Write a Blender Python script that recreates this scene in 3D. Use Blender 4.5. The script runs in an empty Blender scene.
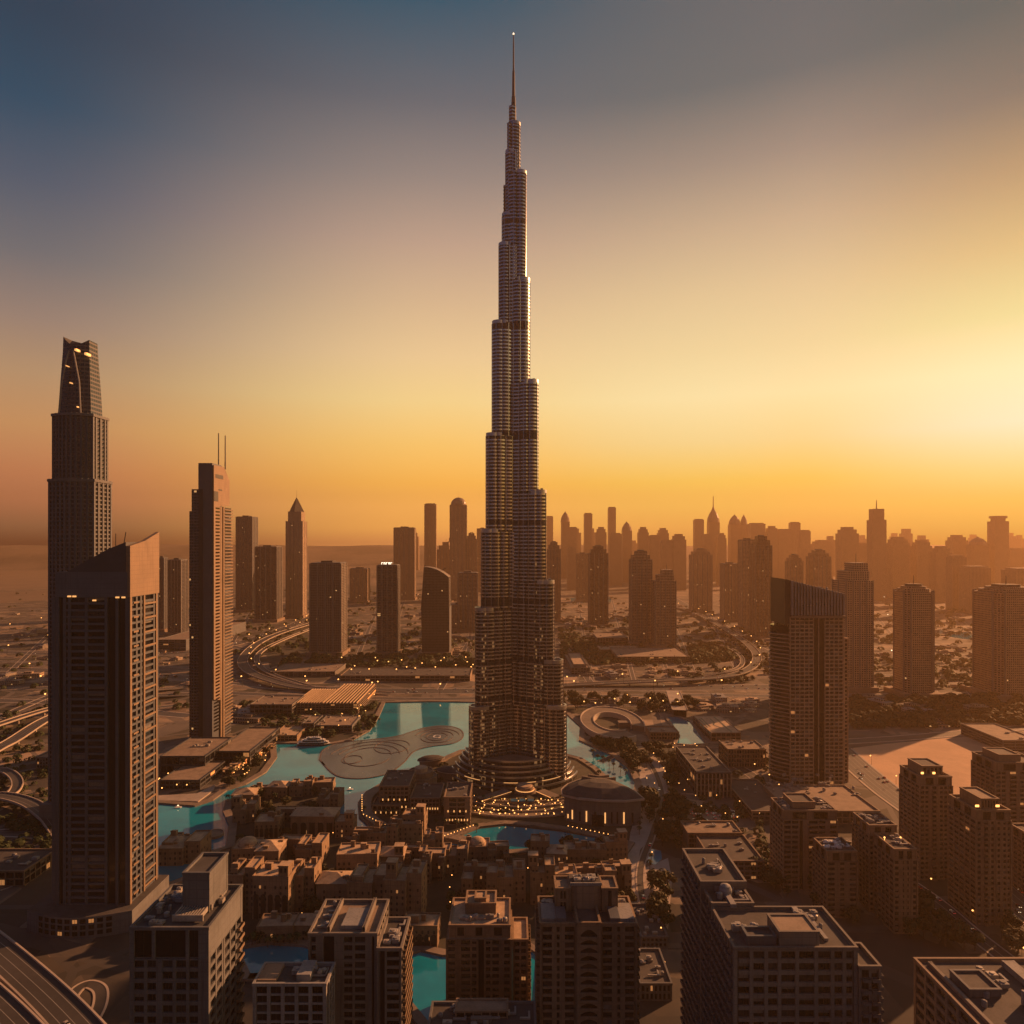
import bpy, math, random
from mathutils import Vector
from mathutils.geometry import tessellate_polygon
R = random.Random(11)
sc = bpy.context.scene
col = sc.collection

# ------------------------------------------------------------------ camera
F, HZ, CH = 683.0, 542.0, 260.0          # focal length in pixels, horizon row, camera height in metres
cd = bpy.data.cameras.new("camera"); cam = bpy.data.objects.new("camera", cd); col.objects.link(cam)
cam.location = (0, 0, CH); cam.rotation_euler = (math.pi / 2, 0, 0)
cd.sensor_width = 36; cd.lens = F * 36 / 1024; cd.shift_y = 30 / 1024
cd.clip_start = 1; cd.clip_end = 120000
sc.camera = cam

# ------------------------------------------------------------------ world, sun, exposure
SUN_EL, SUN_AZ = math.radians(19.0), math.radians(55.0)     # azimuth clockwise from +Y (view direction)
def lin(r, g, b, k=1.0):
    f = lambda v: ((v / 255 + .055) / 1.055) ** 2.4 if v > 10 else v / 255 / 12.92
    return (f(r) * k, f(g) * k, f(b) * k, 1)
w = bpy.data.worlds.new("World"); sc.world = w; w.use_nodes = True
nt = w.node_tree; nt.nodes.clear()
def N(t, **k):
    n = nt.nodes.new(t)
    for a, v in k.items(): setattr(n, a, v)
    return n
def L(a, b): nt.links.new(a, b)
def M(op, a, b=0.0, c=None, clamp=False):
    n = nt.nodes.new('ShaderNodeMath'); n.operation = op; n.use_clamp = clamp
    for i, v in enumerate((a, b) if c is None else (a, b, c)):
        if hasattr(v, 'is_linked'): nt.links.new(v, n.inputs[i])
        else: n.inputs[i].default_value = v
    return n.outputs[0]
def MR(v, a, b):
    n = nt.nodes.new('ShaderNodeMapRange'); n.interpolation_type = 'SMOOTHSTEP'
    nt.links.new(v, n.inputs[0]); n.inputs[1].default_value = a; n.inputs[2].default_value = b
    return n.outputs[0]
def MIX(f, a, b):
    n = nt.nodes.new('ShaderNodeMix'); n.data_type = 'RGBA'
    for i, v in ((0, f), (6, a), (7, b)):
        if hasattr(v, 'is_linked'): nt.links.new(v, n.inputs[i])
        else: n.inputs[i].default_value = v
    return n.outputs[2]
tc = N('ShaderNodeTexCoord'); sx = N('ShaderNodeSeparateXYZ'); L(tc.outputs['Generated'], sx.inputs[0])
dx, dy, dz = sx.outputs
hl = M('SQRT', M('ADD', M('MULTIPLY', dx, dx), M('ADD', M('MULTIPLY', dy, dy), 1e-6)))
ch = M('DIVIDE', M('ADD', M('MULTIPLY', dx, math.sin(SUN_AZ)), M('MULTIPLY', dy, math.cos(SUN_AZ))), hl)   # cosine of the azimuth from the sun
def ramp(stops):
    n = N('ShaderNodeValToRGB'); e = n.color_ramp.elements
    n.color_ramp.interpolation = 'EASE' if False else 'LINEAR'
    while len(e) < len(stops): e.new(.5)
    for i, (p, c) in enumerate(stops): e[i].position = p; e[i].color = c
    L(M('MAXIMUM', dz, 0.0), n.inputs[0]); return n.outputs[0]
SKY_Z = [0.0, .02, .05, .085, .14, .20, .26, .33, .40, .47, .54, .62, 1.0]
def rampl(cs): return ramp([(z, (*c, 1)) for z, c in zip(SKY_Z, cs)])
#SKYBEGIN
SKY_SUN = [(0.067, 0.108, 0.003), (0.168, 0.24, 0.031), (0.358, 0.366, 0.059), (0.493, 0.408, 0.166), (0.539, 0.457, 0.339), (0.493, 0.429, 0.26), (0.338, 0.336, 0.152), (0.279, 0.22, 0.096), (0.167, 0.127, 0.068), (0.044, 0.06, 0.056), (0.007, 0.042, 0.048), (0.006, 0.036, 0.044), (0.004, 0.031, 0.04)]
SKY_MID = [(0.422, 0.17, 0.048), (0.575, 0.273, 0.057), (0.617, 0.312, 0.065), (0.567, 0.298, 0.049), (0.503, 0.316, 0.084), (0.45, 0.336, 0.14), (0.398, 0.289, 0.15), (0.311, 0.222, 0.133), (0.225, 0.161, 0.119), (0.124, 0.106, 0.096), (0.049, 0.06, 0.071), (0.002, 0.038, 0.062), (0.002, 0.032, 0.057)]
SKY_WARM = [(0.337, 0.171, 0.035), (0.427, 0.24, 0.045), (0.463, 0.321, 0.055), (0.456, 0.336, 0.054), (0.426, 0.36, 0.154), (0.44, 0.389, 0.205), (0.385, 0.32, 0.168), (0.327, 0.259, 0.145), (0.24, 0.187, 0.122), (0.131, 0.114, 0.094), (0.041, 0.061, 0.066), (0.033, 0.052, 0.061), (0.026, 0.045, 0.056)]
SKY_LEFT = [(0.002, 0.002, 0.006), (0.104, 0.058, 0.033), (0.263, 0.104, 0.053), (0.292, 0.116, 0.052), (0.286, 0.148, 0.061), (0.218, 0.14, 0.077), (0.141, 0.105, 0.084), (0.065, 0.07, 0.077), (0.028, 0.046, 0.068), (0.002, 0.03, 0.055), (0.002, 0.021, 0.039), (0.002, 0.018, 0.036), (0.001, 0.015, 0.033)]
#SKYEND
R_SUN, R_MID, R_WARM, R_LEFT = rampl(SKY_SUN), rampl(SKY_MID), rampl(SKY_WARM), rampl(SKY_LEFT)
R_BACK = ramp([(0, lin(50, 53, 61)), (.25, lin(46, 55, 71)), (.5, lin(31, 44, 67)), (1, lin(22, 38, 62))])
c1 = MIX(MR(ch, -.66, -.02), R_BACK, R_LEFT)
c2 = MIX(MR(ch, -.02, .50), c1, R_MID)
c3 = MIX(MR(ch, .84, .985), MIX(MR(ch, .48, .81), c2, R_WARM), R_SUN)
sky = N('ShaderNodeTexSky'); sky.sky_type = 'NISHITA'; sky.sun_disc = False
sky.sun_elevation = SUN_EL; sky.sun_rotation = SUN_AZ; sky.dust_density = 3.0; sky.air_density = 1.2
b1 = N('ShaderNodeBackground'); L(c3, b1.inputs[0]); b1.inputs[1].default_value = 1.0
SKYK = .0008
b2 = N('ShaderNodeBackground'); L(sky.outputs[0], b2.inputs[0]); b2.inputs[1].default_value = SKYK
ad = N('ShaderNodeAddShader'); L(b1.outputs[0], ad.inputs[0]); L(b2.outputs[0], ad.inputs[1])
wo = N('ShaderNodeOutputWorld'); L(ad.outputs[0], wo.inputs[0])
sd = bpy.data.lights.new("sun", 'SUN'); sun = bpy.data.objects.new("sun", sd); col.objects.link(sun)
sd.energy = 4.6; sd.angle = math.radians(.6); sd.color = (1.0, .43, .17)
sdir = Vector((math.sin(SUN_AZ) * math.cos(SUN_EL), math.cos(SUN_AZ) * math.cos(SUN_EL), math.sin(SUN_EL)))
sun.rotation_euler = (-sdir).to_track_quat('-Z', 'Y').to_euler()
sc.view_settings.view_transform = 'Standard'; sc.view_settings.look = 'None'
sc.view_settings.exposure = 1.2; sc.view_settings.gamma = 1.0; sc.view_settings.use_curve_mapping = False
sc.render.engine = 'CYCLES'
sc.cycles.use_denoising = True
sc.cycles.max_bounces = 5; sc.cycles.volume_bounces = 1; sc.cycles.diffuse_bounces = 2; sc.cycles.glossy_bounces = 3
HAZE = 1.0e-4

# ------------------------------------------------------------------ pixel -> place helpers (world metres)
def gd(py, z=0): return F * (CH - z) / (py - HZ)
def gx(px, Y): return (px - 512) / F * Y
def G(px, py, z=0): Y = gd(py, z); return (gx(px, Y), Y)
def zat(py, Y): return CH - (py - HZ) / F * Y

# ------------------------------------------------------------------ materials
def newmat(name):
    global nt
    m = bpy.data.materials.new(name); m.use_nodes = True; nt = m.node_tree
    m.cycles.emission_sampling = 'NONE'
    return m, nt.nodes['Principled BSDF']
def setc(inp, v):
    if hasattr(v, 'is_linked'): nt.links.new(v, inp)
    else: inp.default_value = v if not isinstance(v, tuple) or len(v) == 4 else (*v, 1)
def noise(scale, detail=4, coord='Object', rough=.6):
    t = nt.nodes.new('ShaderNodeTexCoord'); n = nt.nodes.new('ShaderNodeTexNoise')
    n.inputs['Scale'].default_value = scale; n.inputs['Detail'].default_value = detail; n.inputs['Roughness'].default_value = rough
    nt.links.new(t.outputs[coord], n.inputs['Vector']); return n.outputs[0]
def plain(name, c, rough=.8, metal=0.0, var=.35, scale=.08, spec=.5, c2=None, fine=.3, tint=.22, joints=None):
    m, b = newmat(name); c = tuple(c) + (1,) if len(c) == 3 else c
    d = c2 + (1,) if c2 else tuple(x * (1 - var) for x in c[:3]) + (1,)
    f = MR(noise(scale), .35, .68)
    if fine: f = M('ADD', M('MULTIPLY', f, 1 - fine), M('MULTIPLY', MR(noise(fine_scale(scale)), .3, .7), fine))
    cc = MIX(f, c, d)
    if joints:                                         # panel joints and rain streaks of a weathered wall
        t = nt.nodes.new('ShaderNodeTexCoord'); q = nt.nodes.new('ShaderNodeSeparateXYZ'); nt.links.new(t.outputs['Object'], q.inputs[0]); jz, ju = joints
        hz = M('LESS_THAN', M('FRACT', M('DIVIDE', M('ADD', q.outputs[2], 900.2), jz)), .06)
        hu = M('LESS_THAN', M('FRACT', M('DIVIDE', M('ADD', M('ADD', q.outputs[0], q.outputs[1]), 900.3), ju)), .04)
        mp = nt.nodes.new('ShaderNodeMapping'); mp.inputs['Scale'].default_value = (.9, .9, .05); nt.links.new(t.outputs['Object'], mp.inputs[0])
        ns = nt.nodes.new('ShaderNodeTexNoise'); ns.inputs['Scale'].default_value = 1.0; ns.inputs['Detail'].default_value = 5; nt.links.new(mp.outputs[0], ns.inputs['Vector'])
        k = M('MAXIMUM', M('MULTIPLY', M('MAXIMUM', hz, hu), .5), M('MULTIPLY', MR(ns.outputs[0], .5, .72), .45))
        cc = MIX(k, cc, tuple(x * .35 for x in c[:3]) + (1,))
    if tint:
        oi = nt.nodes.new('ShaderNodeObjectInfo'); hs = nt.nodes.new('ShaderNodeHueSaturation'); nt.links.new(cc, hs.inputs['Color'])
        nt.links.new(M('ADD', 1 - tint / 2, M('MULTIPLY', oi.outputs['Random'], tint)), hs.inputs['Value']); cc = hs.outputs[0]
    setc(b.inputs['Base Color'], cc); b.inputs['Roughness'].default_value = rough
    b.inputs['Metallic'].default_value = metal; b.inputs['Specular IOR Level'].default_value = spec
    return m
def fine_scale(s): return s * 9
def glow(name, c, s):
    m, b = newmat(name); b.inputs['Base Color'].default_value = (*c, 1); b.inputs['Emission Color'].default_value = (*c, 1)
    b.inputs['Emission Strength'].default_value = s; return m
def facade(name, wall, glass, fh=3.6, bw=3.4, fz=.62, fx=.7, lit=.0, rough=.75, band=0.0, metal=0.0, roof=None, vert=0.0):
    """a wall of storeys: windows by storey height and bay width, a few of them lit"""
    m, b = newmat(name)
    t = nt.nodes.new('ShaderNodeTexCoord'); s = nt.nodes.new('ShaderNodeSeparateXYZ'); nt.links.new(t.outputs['Object'], s.inputs[0])
    ns = nt.nodes.new('ShaderNodeSeparateXYZ'); nt.links.new(t.outputs['Normal'], ns.inputs[0])
    ax, ay, az = (M('ABSOLUTE', o) for o in ns.outputs)
    side = M('GREATER_THAN', ax, ay)
    u = M('ADD', M('MULTIPLY', side, s.outputs[1]), M('MULTIPLY', M('SUBTRACT', 1, side), s.outputs[0]))
    uu = M('DIVIDE', M('ADD', u, 500.3), bw); zz = M('DIVIDE', s.outputs[2], fh)
    a = M('FRACT', uu); z = M('FRACT', zz)
    win = M('MULTIPLY', M('LESS_THAN', a, fx), M('LESS_THAN', z, fz))
    if vert: win = M('MULTIPLY', win, M('GREATER_THAN', M('FRACT', M('DIVIDE', M('ADD', u, 500.3), bw * 4)), vert))
    flat = M('GREATER_THAN', az, .6); win = M('MULTIPLY', win, M('SUBTRACT', 1, flat))
    cb = nt.nodes.new('ShaderNodeCombineXYZ'); nt.links.new(M('FLOOR', uu), cb.inputs[0]); nt.links.new(M('FLOOR', zz), cb.inputs[1]); nt.links.new(side, cb.inputs[2])
    wn = nt.nodes.new('ShaderNodeTexWhiteNoise'); nt.links.new(cb.outputs[0], wn.inputs['Vector']); rnd = wn.outputs[0]
    dirt = MR(noise(.05), .3, .7)
    wc = MIX(M('MULTIPLY', dirt, .35), (*wall, 1), tuple(x * .55 for x in wall) + (1,))
    if roof: wc = MIX(flat, wc, (*roof, 1))
    gc = MIX(rnd, (*glass, 1), tuple(x * .45 for x in glass) + (1,))
    setc(b.inputs['Base Color'], MIX(win, wc, gc))
    setc(b.inputs['Roughness'], M('SUBTRACT', rough, M('MULTIPLY', win, rough - .16)))
    if metal: setc(b.inputs['Metallic'], M('MULTIPLY', M('SUBTRACT', 1, win), metal))
    if lit:
        setc(b.inputs['Emission Color'], (1, .50, .18, 1))
        setc(b.inputs['Emission Strength'], M('MULTIPLY', win, M('MULTIPLY', M('GREATER_THAN', rnd, 1 - lit), .3)))
    return m

MT = {}
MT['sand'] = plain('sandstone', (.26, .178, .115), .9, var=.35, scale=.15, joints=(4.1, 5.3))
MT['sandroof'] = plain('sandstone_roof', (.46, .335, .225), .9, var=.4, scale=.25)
MT['tan'] = plain('tan_render', (.175, .158, .145), .85, var=.3, scale=.06, joints=(3.7, 2.9))
MT['brownwall'] = plain('brown_render', (.26, .185, .13), .85, var=.3, scale=.06, joints=(3.7, 3.1))
MT['grey'] = plain('grey_concrete', (.13, .135, .145), .85, var=.3, scale=.1, joints=(3.9, 3.3))
MT['palegrey'] = plain('pale_concrete', (.24, .24, .245), .8, var=.3, scale=.1, joints=(3.6, 2.6))
MT['bluegrey'] = plain('blue_grey_cladding', (.075, .09, .115), .6, var=.25, scale=.05, joints=(3.3, 2.4))
MT['darkclad'] = plain('dark_cladding', (.045, .05, .06), .55, var=.3, scale=.05)
MT['sunclad'] = plain('sunlit_orange_cladding', (.21, .145, .095), .75, var=.2, scale=.06, joints=(3.1, 2.2))  # cladding of sun-facing sides, the orange of the sunlight put into its colour
MT['roofdark'] = plain('dark_roofing', (.075, .07, .07), .9, var=.5, scale=.12, fine=.4)
MT['rooftan'] = plain('tan_roofing', (.28, .21, .155), .9, var=.45, scale=.12, fine=.4)
MT['metal'] = plain('brushed_metal', (.45, .45, .46), .35, .9, var=.2)
MT['plant'] = plain('painted_plant_metal', (.33, .31, .29), .55, .2, var=.35, scale=.6)
MT['white'] = plain('white_paint', (.75, .73, .70), .5, var=.12, scale=.3)
MT['black'] = plain('black_paint', (.02, .02, .022), .5)
MT['glass'] = plain('dark_glass', (.010, .012, .016), .12, tint=1.4, var=.4, scale=.02, spec=.35)
MT['glass_curtain'] = plain('curtained_glass', (.03, .03, .033), .25, tint=1.2, var=.5, scale=.3)
MT['blind'] = plain('pale_blind', (.16, .145, .13), .8, var=.4, scale=.5)
MT['glass_lit'] = glow('lit_window', (1, .42, .13), .15)
MT['lamp'] = glow('lamp_glow', (1, .42, .11), 1.4)
MT['lampwhite'] = glow('white_lamp_glow', (1, .72, .42), 1.2)
MT['strip'] = glow('strip_light', (1, .45, .14), .5)
MT['asphalt'] = plain('asphalt', (.06, .055, .052), .7, var=.35, scale=.03, fine=.3)
MT['kerb'] = plain('concrete_kerb', (.42, .35, .29), .8, var=.25, scale=.05)
MT['paint'] = plain('road_paint', (.26, .25, .235), .7, var=.2)
MT['paving'] = plain('paving', (.21, .165, .13), .8, var=.45, scale=.06, fine=.4)
MT['palepaving'] = plain('pale_paving', (.40, .34, .29), .75, var=.35, scale=.06, fine=.3)
MT['soil'] = plain('dark_garden_soil', (.055, .05, .035), .95, var=.5, scale=.08, fine=.4)
MT['field'] = plain('brown_field', (.17, .12, .085), .95, var=.3, scale=.004)
MT['sandlot'] = plain('sand_lot', (.52, .34, .21), .95, var=.25, scale=.02, fine=.3)
MT['leaf'] = plain('foliage', (.05, .068, .028), .8, tint=.8, var=.6, scale=.4, spec=.2)
MT['leaf2'] = plain('olive_foliage', (.07, .066, .03), .8, tint=.8, var=.6, scale=.4, spec=.2)
MT['bark'] = plain('bark', (.10, .07, .05), .9)
MT['sign_glow'] = glow('sign_glow', (1, .85, .62), 1.3)
MT['led'] = plain('blue_canopy', (.03, .16, .32), .5)

# ------------------------------------------------------------------ mesh builder
class MB:
    def __init__(s): s.v = []; s.f = []; s.m = []
    def quad(s, pts, m=0):
        i = len(s.v); s.v += [tuple(p) for p in pts]; s.f.append(tuple(range(i, i + len(pts)))); s.m.append(m)
    def box(s, x0, x1, y0, y1, z0, z1, m=0, top=None):
        i = len(s.v)
        s.v += [(x0, y0, z0), (x1, y0, z0), (x1, y1, z0), (x0, y1, z0), (x0, y0, z1), (x1, y0, z1), (x1, y1, z1), (x0, y1, z1)]
        for q, mm in (((0, 3, 2, 1), m), ((4, 5, 6, 7), m if top is None else top), ((0, 1, 5, 4), m), ((1, 2, 6, 5), m), ((2, 3, 7, 6), m), ((3, 0, 4, 7), m)):
            s.f.append(tuple(i + k for k in q)); s.m.append(mm)
    def prism(s, poly, z0, z1, m=0, top=None, cap=True, poly2=None):
        """an extruded outline (counter-clockwise); z1 may be a function of (x, y)"""
        n = len(poly); i = len(s.v); p2 = poly2 or poly
        zt = z1 if callable(z1) else (lambda x, y: z1)
        s.v += [(x, y, z0) for x, y in poly] + [(x, y, zt(x, y)) for x, y in p2]
        for k in range(n):
            j = (k + 1) % n; s.f.append((i + k, i + j, i + n + j, i + n + k)); s.m.append(m)
        if cap:
            for t in tessellate_polygon([[Vector((x, y, 0)) for x, y in p2]]):
                a, b, c = t
                pa, pb, pc = p2[a], p2[b], p2[c]
                if (pb[0] - pa[0]) * (pc[1] - pa[1]) - (pb[1] - pa[1]) * (pc[0] - pa[0]) < 0: b, c = c, b
                s.f.append((i + n + a, i + n + b, i + n + c)); s.m.append(m if top is None else top)
    def lathe(s, prof, n=16, cx=0, cy=0, m=0, cap=True):
        i = len(s.v)
        for r, z in prof:
            s.v += [(cx + r * math.cos(2 * math.pi * k / n), cy + r * math.sin(2 * math.pi * k / n), z) for k in range(n)]
        for a in range(len(prof) - 1):
            for k in range(n):
                j = (k + 1) % n; s.f.append((i + a * n + k, i + a * n + j, i + (a + 1) * n + j, i + (a + 1) * n + k)); s.m.append(m)
        if cap: s.f.append(tuple(i + (len(prof) - 1) * n + k for k in range(n))); s.m.append(m)
    def tube(s, pts, r, n=6, m=0):
        i = len(s.v); P = [Vector(p) for p in pts]
        for k, p in enumerate(P):
            d = (P[min(k + 1, len(P) - 1)] - P[max(k - 1, 0)]).normalized()
            a = d.orthogonal().normalized(); b = d.cross(a); rr = r[k] if isinstance(r, (list, tuple)) else r
            s.v += [tuple(p + (a * math.cos(2 * math.pi * q / n) + b * math.sin(2 * math.pi * q / n)) * rr) for q in range(n)]
        for k in range(len(P) - 1):
            for q in range(n):
                j = (q + 1) % n; s.f.append((i + k * n + q, i + k * n + j, i + (k + 1) * n + j, i + (k + 1) * n + q)); s.m.append(m)
    def arc(s, r0, r1, a0, a1, z0, z1, n=40, cx=0, cy=0, m=0, top=None, sy=1.0):
        po = [(cx + r1 * math.cos(a0 + (a1 - a0) * k / n), cy + sy * r1 * math.sin(a0 + (a1 - a0) * k / n)) for k in range(n + 1)]
        pi = [(cx + r0 * math.cos(a0 + (a1 - a0) * k / n), cy + sy * r0 * math.sin(a0 + (a1 - a0) * k / n)) for k in range(n + 1)]
        for k in range(n):
            A, B, C, D = po[k], po[k + 1], pi[k + 1], pi[k]
            s.quad([(*A, z1), (*B, z1), (*C, z1), (*D, z1)], m if top is None else top)
            s.quad([(*A, z0), (*B, z0), (*B, z1), (*A, z1)], m)
            s.quad([(*C, z0), (*D, z0), (*D, z1), (*C, z1)], m)
        for A, B in ((po[0], pi[0]), (pi[n], po[n])):
            s.quad([(*A, z0), (*A, z1), (*B, z1), (*B, z0)], m)
    def mesh(s, name, mats):
        me = bpy.data.meshes.new(name); me.from_pydata(s.v, [], s.f)
        for k in mats: me.materials.append(MT[k] if isinstance(k, str) else k)
        me.polygons.foreach_set('material_index', s.m); me.update(); return me
    def build(s, name, mats, parent=None, loc=(0, 0, 0), smooth=False):
        me = s.mesh(name, mats if isinstance(mats, (list, tuple)) else [mats])
        if smooth: me.polygons.foreach_set('use_smooth', [True] * len(me.polygons))
        return link(name, me, parent, loc)
def link(name, me, parent=None, loc=(0, 0, 0), rz=0):
    o = bpy.data.objects.new(name, me); col.objects.link(o); o.parent = parent; o.location = loc; o.rotation_euler = (0, 0, rz); return o
def tag(o, label=None, cat=None, group=None, kind=None):
    for k, v in (('label', label), ('category', cat), ('group', group), ('kind', kind)):
        if v: o[k] = v
    return o
def thing(name, label, cat, loc=(0, 0, 0), rz=0, group=None):
    return tag(link(name, None, None, loc, rz), label, cat, group)
def dup(o, loc, rz=0, label=None, group=None):
    c = o.copy(); col.objects.link(c); c.location = loc; c.rotation_euler = (0, 0, rz)
    for ch in o.children:
        d = ch.copy(); col.objects.link(d); d.parent = c
    tag(c, label, None, group); return c
def smooth_line(pts, n=6):
    if len(pts) < 3: return list(pts)
    out = []
    for i in range(len(pts) - 1):
        p0, p1, p2, p3 = pts[max(i - 1, 0)], pts[i], pts[i + 1], pts[min(i + 2, len(pts) - 1)]
        for k in range(n):
            t = k / n
            out.append(tuple(.5 * (2 * b + (c - a) * t + (2 * a - 5 * b + 4 * c - d) * t * t + (3 * b - a - 3 * c + d) * t ** 3) for a, b, c, d in zip(p0, p1, p2, p3)))
    return out + [tuple(pts[-1])]
def offset_line(line, d):
    out = []
    for i, p in enumerate(line):
        a, b = line[max(i - 1, 0)], line[min(i + 1, len(line) - 1)]
        tx, ty = b[0] - a[0], b[1] - a[1]; l = math.hypot(tx, ty) or 1
        out.append((p[0] - ty / l * d, p[1] + tx / l * d))
    return out
def ribbon(mb, line, d0, d1, z0, z1, m=0, closed=False):
    """a strip between two offsets of a line, from z0 (None = no sides) up to z1"""
    A, B = offset_line(line, d0), offset_line(line, d1)
    for i in range(len(line) - 1):
        zi = z1[i] if isinstance(z1, list) else z1; zj = z1[i + 1] if isinstance(z1, list) else z1
        mb.quad([(*B[i], zi), (*B[i + 1], zj), (*A[i + 1], zj), (*A[i], zi)], m)
        if z0 is not None:
            bi = zi - z0 if isinstance(z1, list) else z0; bj = zj - z0 if isinstance(z1, list) else z0
            mb.quad([(*A[i], bi), (*A[i], zi), (*A[i + 1], zj), (*A[i + 1], bj)], m)
            mb.quad([(*B[i], zi), (*B[i], bi), (*B[i + 1], bj), (*B[i + 1], zj)], m)
def ccw(p):
    a = sum(p[i][0] * p[(i + 1) % len(p)][1] - p[(i + 1) % len(p)][0] * p[i][1] for i in range(len(p)))
    return p if a > 0 else p[::-1]
def inside(p, poly):
    x, y = p; c = False; j = len(poly) - 1
    for i in range(len(poly)):
        xi, yi = poly[i]; xj, yj = poly[j]
        if (yi > y) != (yj > y) and x < (xj - xi) * (y - yi) / (yj - yi) + xi: c = not c
        j = i
    return c
ORD = ['first', 'second', 'third', 'fourth', 'fifth', 'sixth', 'seventh', 'eighth', 'ninth', 'tenth', 'eleventh', 'twelfth', 'thirteenth', 'fourteenth', 'fifteenth', 'sixteenth', 'seventeenth', 'eighteenth', 'nineteenth', 'twentieth']
#@@PART2
# ------------------------------------------------------------------ ground, haze, water
def ground_material():
    m, b = newmat('city_ground')
    t = nt.nodes.new('ShaderNodeTexCoord')
    def vor(scale, feat='F1'):
        v = nt.nodes.new('ShaderNodeTexVoronoi'); v.feature = feat; v.inputs['Scale'].default_value = scale; v.distance = 'CHEBYCHEV' if feat == 'F1' else 'EUCLIDEAN'
        nt.links.new(t.outputs['Object'], v.inputs['Vector']); return v
    v = vor(1 / 85); s = nt.nodes.new('ShaderNodeSeparateColor'); nt.links.new(v.outputs['Color'], s.inputs[0])
    r = nt.nodes.new('ShaderNodeValToRGB'); r.color_ramp.interpolation = 'CONSTANT'; e = r.color_ramp.elements
    st = [(0, (.028, .027, .02)), (.25, (.13, .10, .072)), (.42, (.018, .022, .013)), (.58, (.26, .18, .12)), (.72, (.055, .048, .042)), (.84, (.36, .26, .18))]
    while len(e) < len(st): e.new(.5)
    for i, (p, c) in enumerate(st): e[i].position = p; e[i].color = (*c, 1)
    nt.links.new(s.outputs[0], r.inputs[0])
    big = MR(noise(1 / 1400, 6), .42, .58); mid = MR(noise(1 / 300, 5), .40, .62); fin = MR(noise(1 / 18, 6), .42, .60)
    v2 = vor(1 / 34); s2 = nt.nodes.new('ShaderNodeSeparateColor'); nt.links.new(v2.outputs['Color'], s2.inputs[0])
    c = MIX(M('MULTIPLY', M('GREATER_THAN', s2.outputs[1], .62), .8), r.outputs[0], (.035, .030, .022, 1))
    c = MIX(M('MULTIPLY', M('GREATER_THAN', s2.outputs[0], .86), .8), c, (.30, .23, .17, 1))
    c = MIX(M('MULTIPLY', mid, .35), c, (.045, .038, .028, 1))
    c = MIX(M('MULTIPLY', fin, .35), c, (.03, .026, .020, 1))
    for sc_, wd_ in ((1 / 85, .030), (1 / 260, .022)):
        ve = vor(sc_, 'DISTANCE_TO_EDGE'); c = MIX(M('MULTIPLY', M('LESS_THAN', ve.outputs['Distance'], wd_), .85), c, (.11, .095, .085, 1))
    far = MIX(big, (.17, .125, .09, 1), (.035, .034, .028, 1))
    sy = nt.nodes.new('ShaderNodeSeparateXYZ'); nt.links.new(t.outputs['Object'], sy.inputs[0])
    c = MIX(M('MULTIPLY', MR(sy.outputs[1], 1600, 4800), .75), c, far)
    c = MIX(MR(sy.outputs[1], 560, 330), c, (.022, .021, .021, 1))  # near ground: dark asphalt, with foreground shade put into the colour too
    b.inputs['Roughness'].default_value = .9; setc(b.inputs['Base Color'], c); return m
GM = ground_material()
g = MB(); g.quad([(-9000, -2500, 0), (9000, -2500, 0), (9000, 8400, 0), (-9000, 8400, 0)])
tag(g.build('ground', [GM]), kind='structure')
g = MB(); hr = random.Random(2); cols_ = 90; prof = [(6300, 0), (6900, .25), (7500, .62), (8000, .9), (8350, 1.0)]      # the desert rises gently towards the horizon
crest = [222 + 9 * math.sin(i * .31) + 6 * math.sin(i * .87 + 1) + hr.uniform(-3, 3) for i in range(cols_ + 1)]
for i in range(cols_ + 1):
    for yy, f in prof: g.v.append((-9000 + 200 * i, yy + (hr.uniform(-120, 120) if 0 < f < 1 else 0), -.5 + crest[i] * f + (hr.uniform(-6, 6) if 0 < f < 1 else 0)))
for i in range(cols_):
    for k in range(4): a = i * 5 + k; g.f.append((a, a + 5, a + 6, a + 1)); g.m.append(0)
tag(g.build('hills', [GM], smooth=True), kind='structure')
hm = bpy.data.materials.new('haze_air'); hm.use_nodes = True; nt = hm.node_tree; nt.nodes.clear()
pv = N('ShaderNodeVolumePrincipled'); pv.inputs['Color'].default_value = (.45, .31, .18, 1); pv.inputs['Density'].default_value = HAZE; pv.inputs['Anisotropy'].default_value = .42
om = N('ShaderNodeOutputMaterial'); L(pv.outputs[0], om.inputs['Volume'])
h = MB(); h.box(-9200, 9200, -2800, 8600, -1.2, 850)
tag(h.build('haze', [hm]), kind='stuff')

def water_material():
    m, b = newmat('turquoise_water')
    f = MR(noise(1 / 45, 6), .38, .62)
    setc(b.inputs['Base Color'], MIX(f, (.001, .18, .28, 1), (.002, .26, .38, 1)))
    b.inputs['Roughness'].default_value = .06; b.inputs['IOR'].default_value = 1.75
    bp = nt.nodes.new('ShaderNodeBump'); bp.inputs['Strength'].default_value = .12; bp.inputs['Distance'].default_value = .2
    nt.links.new(noise(.22, 3), bp.inputs['Height']); nt.links.new(bp.outputs[0], b.inputs['Normal']); return m
MT['water'] = water_material()
def sheet(name, poly, z, mat, kind='structure', th=None, topm=None):
    p = ccw(poly); mb = MB()
    if th is None:
        for a, b, c in tessellate_polygon([[Vector((x, y, 0)) for x, y in p]]): mb.quad([(*p[a], z), (*p[b], z), (*p[c], z)])
    else: mb.prism(p, z - th, z, 0, 1 if topm else 0)
    return tag(mb.build(name, [mat] + ([topm] if topm else [])), kind=kind)
def px(pts, z=0, n=0):
    if n: pts = smooth_line(pts + [pts[0]], n)[:-1]
    return [G(a, b, z) for a, b in pts]
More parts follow.
